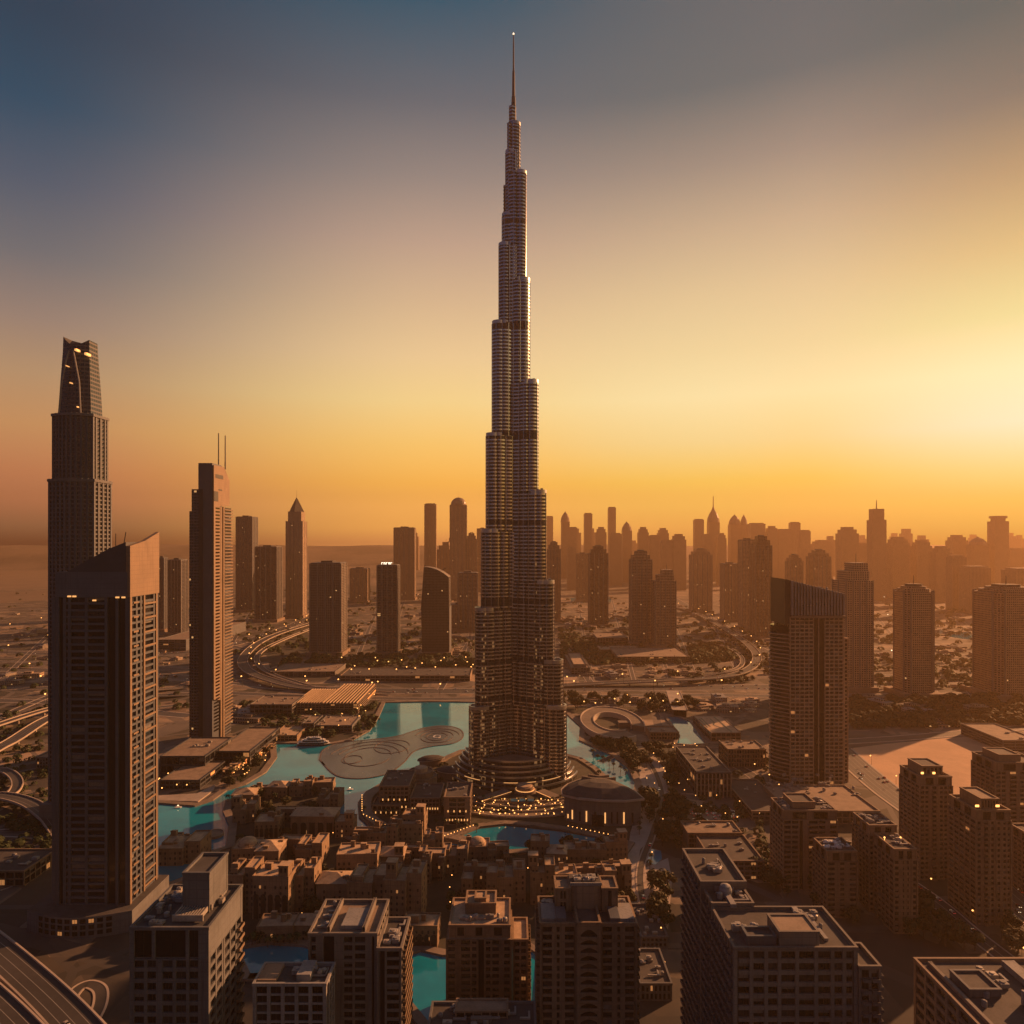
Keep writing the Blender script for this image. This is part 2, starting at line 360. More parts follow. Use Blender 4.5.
LAKE = [(385,703),(430,702),(500,703),(545,708),(566,714),(580,727),(579,741),(592,747),(612,756),(628,768),(635,783),(633,798),
        (626,796),(612,782),(598,769),(582,759),(560,753),(520,752),(475,750),(460,751),(446,757),(432,765),(410,772),(385,782),(366,793),(358,804),(359,818),(375,832),
        (405,842),(440,844),(462,836),(480,828),(505,825),(535,827),(570,832),(600,839),(629,846),(625,852),(590,847),(545,849),(500,852),(440,869),
        (400,862),(350,835),(337,815),(339,797),(334,785),(312,783),(290,787),(270,791),(245,797),(226,801),(223,812),(229,826),(226,848),(212,852),(205,870),
        (170,884),(100,880),(85,850),(110,820),(158,804),(195,807),(213,801),(227,791),(246,785),(266,773),(277,758),(276,748),(268,744),(300,744),(330,745),(352,741),(370,731),(379,717)]
lake_w = px(LAKE)
sheet('lake_water', lake_w, .12, 'water')
CANAL = [(238,950),(270,945),(302,947),(330,956),(380,961),(403,958),(421,952),(442,957),(480,957),(520,944),(541,958),(537,1020),(505,1042),(437,1035),(412,1005),(402,985),(370,985),(300,974),(250,976)]
canal_w = px(CANAL); sheet('canal_water', canal_w, .12, 'water')
INLET = [(667,717),(678,717),(690,722),(697,731),(706,744),(690,745),(676,744),(680,736),(675,729)]
inlet_w = px(INLET); sheet('inlet_water', inlet_w, .14, 'water')
POOL = [(642,852),(652,849),(661,851),(662,859),(655,865),(646,862)]
sheet('pool_water', px(POOL), .14, 'water')
def quay(name, poly, wd=7, h=1.6, mat='paving'):
    p = ccw(poly); line = p + [p[0], p[1]]; mb = MB(); ribbon(mb, line, -wd, .3, 0, h); return tag(mb.build(name, [mat]), kind='structure')
quay('lake_promenade', lake_w, 7, 1.6, 'paving'); quay('canal_promenade', canal_w, 6, 1.6); quay('inlet_promenade', inlet_w, 4, 1.2)
# land surfaces of their own: tower island, old town, sandy lot, plazas
sheet('island_paving', [(p[0], p[1]) for p in px([(480,829),(505,826),(560,832),(600,839),(627,845),(634,820),(626,800),(610,785),(596,771),(580,761),(520,754),(462,753),(436,767),(388,784),(368,795),(360,805),(362,818),(378,831),(405,840),(440,842),(462,835)])], .30, 'soil')
sheet('old_town_paving', px([(229,802),(270,793),(312,786),(334,788),(336,816),(350,838),(400,865),(440,872),(500,855),(590,850),(636,856),(640,930),(540,940),(440,950),(300,940),(225,940),(212,880),(230,850)]), .06, 'soil')
sheet('sandy_lot', px([(853,748),(905,742),(985,736),(1050,742),(1150,800),(900,800)], n=3), .05, 'sandlot')
sheet('plaza', px([(634,800),(640,775),(636,760),(652,752),(668,775),(672,800),(664,822),(640,850),(636,880),(650,930),(630,935),(626,870)]), .07, 'palepaving')
sheet('garden_walk', px([(640,870),(668,858),(672,880),(668,930),(648,900)]), .10, 'palepaving')
for P in ([(592,706),(650,702),(665,706),(640,712)], [(470,655),(300,665),(300,676),(470,676)]): sheet('dark_lawn', px(P), .05, 'soil')
for P in ([(655,647),(718,640),(728,662),(680,668)], [(262,640),(305,628),(318,652),(270,668)], [(1030,694),(850,706),(850,726),(1040,720)]): sheet('dark_lawn', px(P), .05, 'soil')
for P in ([(0,572),(52,570),(50,588),(0,590)], [(160,702),(186,700),(186,716),(160,718)], [(-20,594),(50,590),(50,600),(-20,604)]): sheet('sand_field', px(P), .05, 'field')
for P in ([(925,628),(985,634),(985,642),(930,634)], [(570,598),(610,597),(612,602),(572,603)]): sheet('far_water', px(P), .06, 'water')

# pale disc of the fountain basin lying in the lake
MT['basin'] = plain('pale_basin_floor', (.06, .072, .10), .2, var=.5, scale=.05, fine=.3)
MT['basin_rim'] = plain('basin_rim', (.12, .10, .10), .6)
bas = ccw(px([(319,760),(323,750),(340,743),(368,740),(398,736),(424,728),(446,726),(461,730),(463,738),(452,744),(430,747),(414,752),(404,763),(388,774),(362,779),(336,776)], n=5))
ft = thing('fountain', 'pale round fountain basin with a smaller lobe lying in the turquoise lake', 'fountain', (*G(370, 758), 0))
ox, oy = ft.location[0], ft.location[1]
mb = MB(); mb.prism([(x - ox, y - oy) for x, y in bas], .2, .5); mb.build('basin', ['basin'], ft)
mb = MB(); lp = [(x - ox, y - oy) for x, y in bas]; ribbon(mb, lp + lp[:2], -.2, 1.6, .2, .75); mb.build('rim', ['basin_rim'], ft)
for cxp, cyp, r in ((368, 757, 28), (368, 757, 48), (352, 760, 12), (437, 737, 30), (437, 737, 22), (437, 737, 14), (437, 737, 5), (368, 757, 38), (392, 747, 22)):
    a, b = G(cxp, cyp); mb = MB()
    mb.arc(r - .8, r, .2, 2 * math.pi - .2 if r < 30 else 3.0, .4, .95, 48, a - ox, b - oy, sy=1.3); mb.build('jet_ring', ['basin_rim' if r > 6 else 'white'], ft)

# ------------------------------------------------------------------ roads and flyovers
def road_line(pts, n=8): return [G(a, b) for a, b in smooth_line(pts, n)]
def road(pts, wd, z=.18, lanes=0, name='road', n=8):
    ln = road_line(pts, n); RW.append((ln, wd / 2 + 4)); mb = MB(); ribbon(mb, ln, -wd / 2, wd / 2, None, z); o = tag(mb.build(name, ['asphalt']), kind='structure')
    mb = MB()
    kw = 1.2 if wd < 16 else 2.2
    for d in (-wd / 2, wd / 2 - kw): ribbon(mb, ln, d, d + kw, 0, z + .14)
    tag(mb.build('road_kerb', ['kerb']), kind='structure')
    if lanes:
        mb = MB()
        for k in range(1, lanes):
            d = -wd / 2 + wd * k / lanes; ribbon(mb, ln, d - .2, d + .2, None, z + .03)
        tag(mb.build('road_marking', ['paint']), kind='structure')
    return ln
def flyover(label, pts, wd, zmax=9, n=10, ends=True, lanes=0):
    ln = road_line(pts, n); k = len(ln) - 1; RW.append((ln, wd / 2 + 5))
    zs = [zmax * (min(1, min(i, k - i) / (k * .22)) if ends else 1) + .4 for i in range(k + 1)]
    o = thing('flyover', label, 'flyover', (*ln[k // 2], 0)); ox, oy = ln[k // 2]; lc = [(x - ox, y - oy) for x, y in ln]
    mb = MB(); ribbon(mb, lc, -wd / 2, wd / 2, 1.6, zs); mb.build('deck', ['asphalt'], o)
    for d in (-wd / 2 - .3, wd / 2 - .7):
        mb = MB(); ribbon(mb, lc, d, d + 1.0, 1.9, [z + 1.1 for z in zs]); mb.build('parapet', ['kerb'], o)
    if lanes:
        mb = MB()
        for q in range(1, lanes):
            d = -wd / 2 + wd * q / lanes; ribbon(mb, lc, d - .18, d + .18, None, [z + .03 for z in zs])
        mb.build('lane_marking', ['paint'], o)
    acc = 0; PM = None
    for i in range(1, k):
        acc += math.dist(ln[i], ln[i - 1])
        if acc > 45 and zs[i] > 4:
            acc = 0; mb = MB(); mb.lathe([(1.3, 0), (1.3, zs[i] - 2.4), (2.2, zs[i] - 1.4)], 10); mb.build('pillar', ['kerb'], o, (*lc[i], 0))
    return ln, zs
RL = {}; RW = []
RL['main'] = road([(-90,668),(60,671),(200,679),(300,688),(400,691),(480,691),(560,689),(680,688),(780,687),(900,684),(1120,682)], 44, .18, 6)
RL['main2'] = road([(-90,690),(90,688),(200,692),(300,696),(420,699),(560,697),(700,695),(800,696),(1120,692)], 24, .2, 4)
RL['north'] = road([(655,585),(676,600),(715,622),(760,650),(800,668),(870,684)], 40, .22, 6)
RL['leftroad'] = road([(330,607),(300,622),(250,640),(190,652),(100,655),(-60,650)], 36, .22, 4)
road([(-60,632),(60,630),(190,640),(260,652)], 22, .2); road([(-60,612),(60,610),(180,622),(250,630)], 20, .2)
road([(-60,700),(40,702),(120,710),(190,716)], 26, .2, 4)
RL['eastroad'] = road([(840,742),(905,738),(985,731),(1090,722)], 22, .2, 4)
road([(845,716),(920,712),(1090,706)], 14, .2)
road([(845,673),(930,677),(1090,676)], 26, .2); road([(850,690),(900,690),(960,698),(1090,704)], 18, .22)
RL['diag'] = road([(838,748),(862,770),(890,793),(930,822),(985,870),(1060,935)], 34, .2, 6)
RL['street'] = road([(846,838),(905,880),(940,905),(975,935),(1040,985)], 14, .2, 2)
RL['mid'] = road([(735,765),(755,778),(780,803),(800,830),(850,845)], 14, .2, 2)
road([(600,762),(640,748),(700,746),(760,748)], 10, .2)
RL['court'] = road([(640,752),(655,772),(662,800),(652,835),(640,875),(648,930),(655,990)], 7, .24)
road([(560,640),(575,660),(590,682)], 14, .22); road([(470,640),(455,665),(440,690)], 12, .22); road([(360,620),(400,640),(430,655),(470,662)], 14, .2)
road([(-40,836),(15,833),(60,838),(150,852)], 18, .22, 3); road([(-60,905),(20,880),(60,855),(90,838)], 14, .25, 2)
road([(60,1040),(70,1000),(85,985),(100,990),(98,1010),(80,1040)], 8, .2)
RL['fly_left'], RZ1 = flyover('grey flyover curving down from the loop at the left road junction', [(345,612),(308,626),(268,641),(248,655),(243,668),(258,680),(300,690),(390,694)], 20, 8)
flyover('inner grey flyover ramp nested inside the left junction loop', [(335,620),(295,637),(264,652),(257,664),(272,677),(320,690)], 11, 6)
RL['fly_right'], RZ2 = flyover('long flyover sweeping in a wide loop at the right road junction', [(660,606),(690,612),(722,630),(748,648),(757,662),(748,674),(720,682),(670,685),(600,686),(520,688)], 18, 9)
flyover('short inner flyover ramp inside the right junction loop', [(700,640),(728,650),(742,661),(738,671),(715,677),(670,681)], 9, 6)
flyover('flyover climbing past the far left edge towards the twin mast tower', [(-40,770),(5,752),(50,724),(105,706),(190,695)], 18, 9, lanes=4)
flyover('upper flyover running parallel at the far left edge', [(-40,744),(0,730),(50,714),(120,698),(190,688)], 14, 8)
flyover('round flyover loop cut off by the left picture edge', [(-30,773),(0,775),(14,782),(17,792),(6,802),(-30,806)], 10, 6)
flyover('dark curved flyover passing behind the slanted roof tower podium', [(-40,804),(0,803),(28,810),(48,824),(66,842)], 15, 7, lanes=3)
RL['bottomleft'], _z = flyover('wide dark highway bridge crossing the bottom left corner', [(-120,880),(-40,935),(20,985),(75,1040),(140,1120)], 19, 8, ends=False, lanes=4)
flyover('second carriageway of the bottom left highway bridge nearest the corner', [(-150,905),(-75,960),(-10,1015),(45,1075),(100,1150)], 17, 8, ends=False, lanes=4)
# local streets between the blocks of the middle distance
SR = random.Random(5)
for (xa, xb, ya, yb, n, m) in ((565, 770, 600, 680, 5, 5), (345, 478, 590, 656, 4, 4), (-30, 235, 600, 690, 4, 4), (845, 1060, 600, 700, 5, 4), (590, 760, 700, 712, 1, 3)):
    for i in range(n):
        y = ya + (yb - ya) * (i + SR.uniform(.2, .8)) / n; road([(xa, y), ((xa + xb) / 2, y + SR.uniform(-4, 4)), (xb, y + SR.uniform(-3, 6))], SR.uniform(9, 15), .16)
    for i in range(m):
        x = xa + (xb - xa) * (i + SR.uniform(.2, .8)) / m; road([(x, yb), (x + (512 - x) * .18, ya)], SR.uniform(8, 13), .17, n=2)
for q in ([(-60,622),(80,621),(235,634)], [(-60,641),(60,644),(190,646),(262,640)], [(-60,660),(90,664),(200,668)], [(-60,680),(100,677),(240,684)], [(-60,712),(60,716),(190,704)], [(-60,606),(120,604),(240,612)], [(-40,735),(40,700),(140,660),(230,625)]): road(q, 17, .24, 3)
# spiral ramp beside the lake
sr = thing('spiral_ramp', 'round grey spiral ramp with a sunken garden beside the lake', 'ramp', (*G(612, 726), 0)); mb = MB()
cxr, cyr = G(613, 725); sxr = (645 - 583) / 2 * gd(725) / F; syr = (gd(709) - gd(741)) / 2
mb.arc(sxr * .60, sxr * .97, -.35, 5.2, 0, 6.5, 64, 0, 0, 0, sy=syr / sxr); mb.build('deck', ['paving'], sr)
mb = MB(); mb.arc(sxr * .97, sxr * 1.0, -.35, 5.2, 0, 7.8, 64, 0, 0, 0, sy=syr / sxr); mb.build('outer_parapet', ['kerb'], sr)
mb = MB(); mb.arc(sxr * .57, sxr * .60, -.35, 5.2, 0, 7.8, 64, 0, 0, 0, sy=syr / sxr); mb.build('inner_parapet', ['kerb'], sr)
mb = MB(); mb.arc(0.1, sxr * .56, 0, 6.283, 0, .5, 48, 0, 0, 0, sy=syr / sxr); mb.build('garden_bed', ['soil'], sr)
mb = MB(); mb.box(sxr * .2, sxr * .98, -6, 6, 0, 6.3); mb.build('entry_deck', ['paving'], sr)
#@@PART3
# ------------------------------------------------------------------ the tallest tower
MT['skin'] = plain('ribbed_steel_fins', (.50, .495, .49), .22, .88, var=.15, scale=.05)
def tower_glass():
    m, b = newmat('tower_glass')
    t = nt.nodes.new('ShaderNodeTexCoord'); s = nt.nodes.new('ShaderNodeSeparateXYZ'); nt.links.new(t.outputs['Object'], s.inputs[0])
    ang = M('ARCTAN2', s.outputs[1], s.outputs[0])
    cb = nt.nodes.new('ShaderNodeCombineXYZ')
    nt.links.new(M('FLOOR', M('MULTIPLY', s.outputs[0], .62)), cb.inputs[0]); nt.links.new(M('FLOOR', M('MULTIPLY', s.outputs[1], .62)), cb.inputs[1]); nt.links.new(M('FLOOR', M('DIVIDE', s.outputs[2], 3.9)), cb.inputs[2])
    wn = nt.nodes.new('ShaderNodeTexWhiteNoise'); nt.links.new(cb.outputs[0], wn.inputs['Vector']); r = wn.outputs[0]
    setc(b.inputs['Base Color'], MIX(r, (.022, .022, .025, 1), (.05, .047, .046, 1)))
    setc(b.inputs['Roughness'], M('ADD', .14, M('MULTIPLY', r, .25))); b.inputs['Metallic'].default_value = .35
    low = MR(s.outputs[2], 260, 30)
    cc = nt.nodes.new('ShaderNodeCombineXYZ'); nt.links.new(M('FLOOR', M('MULTIPLY', s.outputs[0], .31)), cc.inputs[0])
    w2 = nt.nodes.new('ShaderNodeTexWhiteNoise'); nt.links.new(cc.outputs[0], w2.inputs['Vector'])
    on = M('MULTIPLY', M('GREATER_THAN', w2.outputs[0], .68), M('GREATER_THAN', r, M('SUBTRACT', 1.0, M('MULTIPLY', low, .40))))
    setc(b.inputs['Emission Color'], (1, .48, .18, 1)); setc(b.inputs['Emission Strength'], M('MULTIPLY', on, .09))  # dim column glow stands in for warm reflections and lit windows
    return m
MT['tglass'] = tower_glass()
MT['mech'] = plain('dark_plant_floor', (.028, .029, .033), .4)
TY = 765.0; TX = gx(513, TY)
burj = thing('skyscraper', 'tallest tower, a slender stepped spire rising at the centre of the city', 'skyscraper', (TX, TY, 0))
def wing_outline(phi, reach, hw):
    """outline of one wing in tower coordinates: lobed sides and a round nose"""
    pts = []; c, s = math.cos(phi), math.sin(phi); nr = hw * .82; n = 26
    def side(sg):
        q = []
        for k in range(n + 1):
            t = (reach - nr) * k / n
            e = hw + 3.2 * (1 - t / max(reach, 1)) - 1.7 * (1 - abs(math.sin(math.pi * (reach - nr - t) / 10.5)) ** .6)
            if t > reach - nr - 1.0: e = nr
            q.append((t, sg * e))
        return q
    loc = side(-1) + [(reach - nr + nr * math.sin(a), -nr * math.cos(a)) for a in [math.pi * k / 14 for k in range(1, 14)]] + side(1)[::-1]
    return [(x * c - y * s, x * s + y * c) for x, y in loc]
def grow(poly, d):
    n = len(poly); out = []
    for i in range(n):
        a, b = poly[i - 1], poly[(i + 1) % n]; tx, ty = b[0] - a[0], b[1] - a[1]; l = math.hypot(tx, ty) or 1
        out.append((poly[i][0] + ty / l * d, poly[i][1] - tx / l * d))
    return out
FH = 3.9
MECH = [zat(708, 715), zat(668, 718), zat(607, 722), zat(525, 730), zat(436, 735), zat(325, 742), zat(222, 750)]
def floors(mb, poly, z0, z1):
    out = grow(poly, .55); n = len(poly); z = z0; lev = []
    while z < z1 - .5:
        za, zb, zc = z, min(z + FH * .60, z1), min(z + FH, z1); mech = any(abs(z - q) < 2.6 for q in MECH)
        lev.append((za, zb, zc, mech)); z += FH
    for za, zb, zc, mech in lev:
        rings = ((poly, za), (poly, zb), (out, zb + .01), (out, zc), (poly, zc + .01)); i = len(mb.v)
        for p, zz in rings: mb.v += [(x, y, zz) for x, y in p]
        for r in range(4):
            mi = (2 if mech else 0) if r == 0 else (2 if mech and r > 1 else 1)
            for k in range(n):
                j = (k + 1) % n
                if k == n - 1: continue
                mb.f.append((i + r * n + k, i + r * n + j, i + (r + 1) * n + j, i + (r + 1) * n + k)); mb.m.append(mi)
def tier(phi, reach, hw, z0, z1):
    mb = MB(); p = wing_outline(phi, reach, hw); floors(mb, p, z0, z1)
    mb.prism(grow(p, -.2), z1 - 1, z1 + .1, 1, 1)
    o = mb.build('wing_tier', ['tglass', 'skin', 'mech'], burj)
    mb = MB(); g1, g2 = grow(p, -.3), grow(p, 1.05); acc = 0
    for k in range(1, len(p) - 1):
        acc += math.dist(p[k], p[k - 1])
        if acc < 6.4: continue
        acc = 0; tx, ty = p[k + 1][0] - p[k - 1][0], p[k + 1][1] - p[k - 1][1]; l = math.hypot(tx, ty); tx, ty = tx / l * .26, ty / l * .26; A, B = g1[k], g2[k]
        c4 = [(A[0] - tx, A[1] - ty), (B[0] - tx, B[1] - ty), (B[0] + tx, B[1] + ty), (A[0] + tx, A[1] + ty)]
        for i in range(3): mb.quad([(*c4[i], z0), (*c4[i + 1], z0), (*c4[i + 1], z1), (*c4[i], z1)])
    mb.build('vertical_fin', ['skin'], o)['kind'] = 'stuff'
    mb = MB(); a, b = grow(p, .7), grow(p, -1.2); n = len(p)
    k0, k1 = 22, n - 22
    for k in range(k0, k1):
        mb.quad([(*a[k], z1 - .6), (*a[k + 1], z1 - .6), (*a[k + 1], z1 + 3.2), (*a[k], z1 + 3.2)]); mb.quad([(*a[k], z1 + 3.2), (*a[k + 1], z1 + 3.2), (*b[k + 1], z1 + 3.2), (*b[k], z1 + 3.2)])
        mb.quad([(*b[k + 1], z1), (*b[k], z1), (*b[k], z1 + 3.2), (*b[k + 1], z1 + 3.2)])
    mb.build('terrace_rail', ['metal'], o)
    mb = MB()
    cx, cy = math.cos(phi) * (reach - 9), math.sin(phi) * (reach - 9)
    for q in (-1, 0, 1): mb.box(cx + q * 4 - 1.4, cx + q * 4 + 1.4, cy - 2, cy + 2, z1 + .1, z1 + 4.2 + q)
    mb.build('roof_unit', ['plant'], o)
c30 = math.cos(math.radians(30))
def wing(phi, steps):
    z0 = 0
    for i, (reach, ztop) in enumerate(steps):
        tier(phi, reach, 10.2 - .42 * i, z0, ztop); z0 = ztop
pm = lambda px_: abs(px_ - 513) / F * 742 / c30
LW = [(470.4, 708), (476, 610), (482, 532), (487, 436), (493, 324), (499.6, 246), (503, 216), (506.4, 153)]
RWG = [(564.5, 707), (561.5, 662), (553, 583), (545.5, 493), (537.6, 383), (528.8, 281), (525.6, 174), (519.4, 125)]
wing(math.radians(210), [(pm(a), zat(b, TY - pm(a) * .42)) for a, b in LW])
wing(math.radians(330), [(pm(a), zat(b, TY - pm(a) * .42)) for a, b in RWG])
wing(math.radians(90), [(55, 95), (50, 170), (44, 245), (38, 330), (31, 430), (24, 520), (17, 600), (11, 660)])
mb = MB(); core = [(11.5 * math.cos(math.radians(30 + 60 * k)) , 11.5 * math.sin(math.radians(30 + 60 * k))) for k in range(6)]
core = [(x * 1.0, y) for x, y in core]
floors(mb, core + [core[0]], 0, zat(222, TY)); c2p = [(x * .62, y * .62) for x, y in core]; floors(mb, c2p + [c2p[0]], zat(222, TY), zat(125, TY))
c3p = [(x * .33 - .8, y * .33) for x, y in core]; floors(mb, c3p + [c3p[0]], zat(125, TY), zat(107, TY))
mb.prism(core, zat(222, TY) - 2, zat(222, TY), 1); mb.prism(c2p, zat(125, TY) - 1, zat(125, TY), 1); mb.prism(c3p, zat(107, TY) - 1, zat(107, TY), 1)
mb.build('core', ['tglass', 'skin', 'mech'], burj)
mb = MB(); mb.lathe([(2.9, zat(125, TY)), (2.7, zat(108, TY)), (2.1, zat(97, TY)), (1.7, zat(96, TY)), (1.4, zat(72, TY)), (.9, zat(70, TY)), (.75, zat(45, TY)), (.45, zat(34, TY))], 12, .6, 0); mb.build('spire', ['mech'], burj)
mb = MB(); mb.lathe([(.1, zat(35, TY)), (1.0, zat(34, TY)), (.1, zat(32.5, TY))], 8, .6, 0); mb.build('aircraft_light', ['lampwhite'], burj)
# stepped skirts and the glass hall at its foot
A0, A1 = math.radians(178), math.radians(362)
for i, (r, z) in enumerate(((54, 27), (57.5, 22.5), (61, 18), (65, 13.5), (69, 9), (73, 5))):
    mb = MB(); mb.arc(30 if i else 20, r, A0 + .05 * i, A1 - .05 * i, 0, z, 60, 0, 8, 1, 0, sy=.92); s = mb.build('skirt', ['paving', 'tglass'], burj)
    mb = MB(); mb.arc(r - .8, r + .4, A0 + .05 * i, A1 - .05 * i, z - .8, z + 1.1, 60, 0, 8, 0, 0, sy=.92); mb.build('parapet', ['metal'], s)
mb = MB(); mb.arc(57, 59.5, math.radians(232), math.radians(308), 14, 21, 40, 0, 8, 0, 1, sy=.92)
mb.build('glass_hall', ['glass_curtain', 'metal'], burj)
for a, b in ((222, 240), (262, 274), (281, 290), (296, 318)):
    mb = MB(); mb.arc(69.2, 69.9, math.radians(a), math.radians(b), 9.7, 10.0, 14, 0, 8, 0, sy=.92); mb.build('strip_light', ['strip'], burj)
#@@PART4
# ------------------------------------------------------------------ buildings with modelled storeys and windows
FACES = {'F': (0, 1, 0, -1), 'R': (1, 0, 0, 0), 'B': (0, 0, 0, 0), 'L': (0, 0, 0, 0)}
WIN = {}
def window_mesh(w, h, kind, mull=True):
    key = (round(w, 1), round(h, 1), kind, mull)
    if key not in WIN:
        mb = MB(); f = .14
        mb.box(-w / 2 + f, w / 2 - f, -.12, 0, f, h - f, 0)
        for a, b, c, d in ((-w / 2, -w / 2 + f, 0, h), (w / 2 - f, w / 2, 0, h), (-w / 2 + f, w / 2 - f, 0, f), (-w / 2 + f, w / 2 - f, h - f, h)): mb.box(a, b, -.2, 0, c, d, 1)
        if kind == 'b': mb.box(-w / 2 + f, w / 2 - f, -.16, -.121, f + (h - 2 * f) * (.35 + .3 * ((w * 7) % 1)), h - f, 2)
        if mull and w > 2.4: mb.box(-.08, .08, -.17, -.02, f, h - f, 1)
        WIN[key] = mb.mesh('window', [{'d': 'glass', 'b': 'glass', 'c': 'glass_curtain', 'l': 'glass_lit'}[kind], 'black', 'blind'])
    return WIN[key]
class Bld:
    """one building: an Empty at its base and its parts as children, in coordinates of that base"""
    def __init__(s, name, label, cx, cy, cat='building', rz=0, group=None, lit=.02):
        s.o = thing(name, label, cat, (cx, cy, 0), rz, group); s.cx, s.cy, s.rz = cx, cy, rz; s.w = []; s.bal = []; s.lit = lit
    def part(s, name, mb, mats, parent=None): return mb.build(name, mats, parent or s.o)
    def face(s, mb, f, x0, x1, y0, y1, z0, z1, spec, fh, rec, pier, sp, m=0):
        """spec: a list of (bay type, weight): w window, s solid, d deep dark glass, b balcony, n none"""
        Ln = x1 - x0 if f in 'FB' else y1 - y0
        def bx(u0, u1, d0, d1, za, zb, mm=m):
            if f == 'F': mb.box(x0 + u0, x0 + u1, y0 - d1, y0 - d0, za, zb, mm)
            elif f == 'B': mb.box(x1 - u1, x1 - u0, y1 + d0, y1 + d1, za, zb, mm)
            elif f == 'R': mb.box(x1 + d0, x1 + d1, y0 + u0, y0 + u1, za, zb, mm)
            else: mb.box(x0 - d1, x0 - d0, y1 - u1, y1 - u0, za, zb, mm)
        def at(u, d):
            return {'F': (x0 + u, y0 - d, 0), 'B': (x1 - u, y1 + d, math.pi), 'R': (x1 + d, y0 + u, math.pi / 2), 'L': (x0 - d, y1 - u, -math.pi / 2)}[f]
        nf = max(1, round((z1 - z0) / fh)); fh = (z1 - z0) / nf
        W = sum(b for a, b in spec); u = 0
        for i, (t, wt) in enumerate(spec):
            ww = Ln * wt / W; ua, ub = u + pier / 2, u + ww - pier / 2
            if i: bx(u - pier / 2, u + pier / 2, -.1, rec + .12, z0, z1)
            if t == 's': bx(ua, ub, -.1, rec - .06, z0, z1)
            elif t in 'wb':
                for k in range(nf + 1):
                    za, zb = z0 + k * fh - sp * .35, z0 + k * fh + sp * .65
                    za, zb = max(za, z0), min(zb, z1)
                    if zb - za > .1: bx(ua, ub, -.1, rec, za, zb)
                    if k < nf:
                        q = at((ua + ub) / 2, .1); zc = z0 + k * fh + sp * .65; hh = fh - sp
                        kind = 'l' if R.random() < s.lit else R.choice('dddddccb')
                        s.w.append((q[0], q[1], zc, q[2], ub - ua, hh, kind))
                        if t == 'b':
                            qb = at((ua + ub) / 2, rec); s.bal.append((qb[0], qb[1], z0 + k * fh + .2, qb[2], ub - ua + pier * .5))
            elif t == 'd':
                q = at((ua + ub) / 2, .05); s.w.append((q[0], q[1], z0 + .4, q[2], ub - ua, z1 - z0 - .9, 'd'))
            u += ww
    def block(s, x0, x1, y0, y1, z0, z1, fh=3.6, specs=None, mat='tan', roof='roofdark', pier=1.0, sp=1.2, rec=.6, parapet=1.2, name='wall', cp=None, top=None):
        mb = MB(); specs = specs or {}; cp = cp or pier
        X0, X1, Y0, Y1 = x0 + rec, x1 - rec, y0 + rec, y1 - rec
        mb.box(X0, X1, Y0, Y1, z0, z1 - .02, 0, 1)
        for ax, ay in ((x0 - .12, y0 - .12), (x1 + .12 - cp, y0 - .12), (x0 - .12, y1 + .12 - cp), (x1 + .12 - cp, y1 + .12 - cp)): mb.box(ax, ax + cp, ay, ay + cp, z0, z1 + .02, 0)
        zt = top or z1
        for f in 'FRBL':
            sp_ = specs.get(f, specs.get('*'))
            if isinstance(sp_, int): sp_ = [('w', 1)] * sp_
            if sp_: s.face(mb, f, X0, X1, Y0, Y1, z0, zt, sp_, fh, rec, pier, sp)
            else:
                if f == 'F': mb.box(X0, X1, y0, Y0 + .1, z0, z1)
                elif f == 'B': mb.box(X0, X1, Y1 - .1, y1, z0, z1)
                elif f == 'R': mb.box(X1 - .1, x1, Y0, Y1, z0, z1)
                else: mb.box(x0, X0 + .1, Y0, Y1, z0, z1)
        o = s.part(name, mb, [mat, roof])
        if parapet:
            mb = MB(); e = .35; t = .7
            mb.box(x0 - e, x1 + e, y0 - e, y0 + t, z1 + .03, z1 + parapet); mb.box(x0 - e, x1 + e, y1 - t, y1 + e, z1 + .03, z1 + parapet)
            mb.box(x0 - e, x0 + t, y0 + t, y1 - t, z1 + .03, z1 + parapet); mb.box(x1 - t, x1 + e, y0 + t, y1 - t, z1 + .03, z1 + parapet)
            mb.build('parapet', [mat], o)
        return o
    def plant(s, x0, x1, y0, y1, z, n, hmax=2.6, mat='plant'):
        """air plant, ducts and tanks standing on the roof"""
        for i in range(n):
            a, b, h = R.uniform(1.6, 4.5), R.uniform(1.4, 3.4), R.uniform(1.0, hmax)
            if x1 - x0 < a + .3 or y1 - y0 < b + .3: continue
            x, y = R.uniform(x0, x1 - a), R.uniform(y0, y1 - b); mb = MB(); r = R.random()
            if r < .6:
                mb.box(x, x + a, y, y + b, z + .25, z + h); mb.box(x + .2, x + a - .2, y + .2, y + b - .2, z, z + .26)
                mb.lathe([(b * .32, z + h), (b * .32, z + h + .35), (b * .26, z + h + .36)], 10, x + a / 2, y + b / 2); nm = 'roof_unit'
            elif r < .8:
                mb.lathe([(b * .45, z), (b * .45, z + h), (b * .2, z + h + .4)], 12, x + b / 2, y + b / 2); nm = 'water_tank'
            else:
                L_ = R.uniform(4, 9); x2, y2 = min(x + L_, x1), y
                mb.box(x, x2, y, y + .9, z + .3, z + 1.1); mb.box(x2 - .9, x2, y + .9, min(y + 5, y1), z + .3, z + 1.1); nm = 'duct'
            s.part(nm, mb, [mat if R.random() < .7 else 'palegrey'])
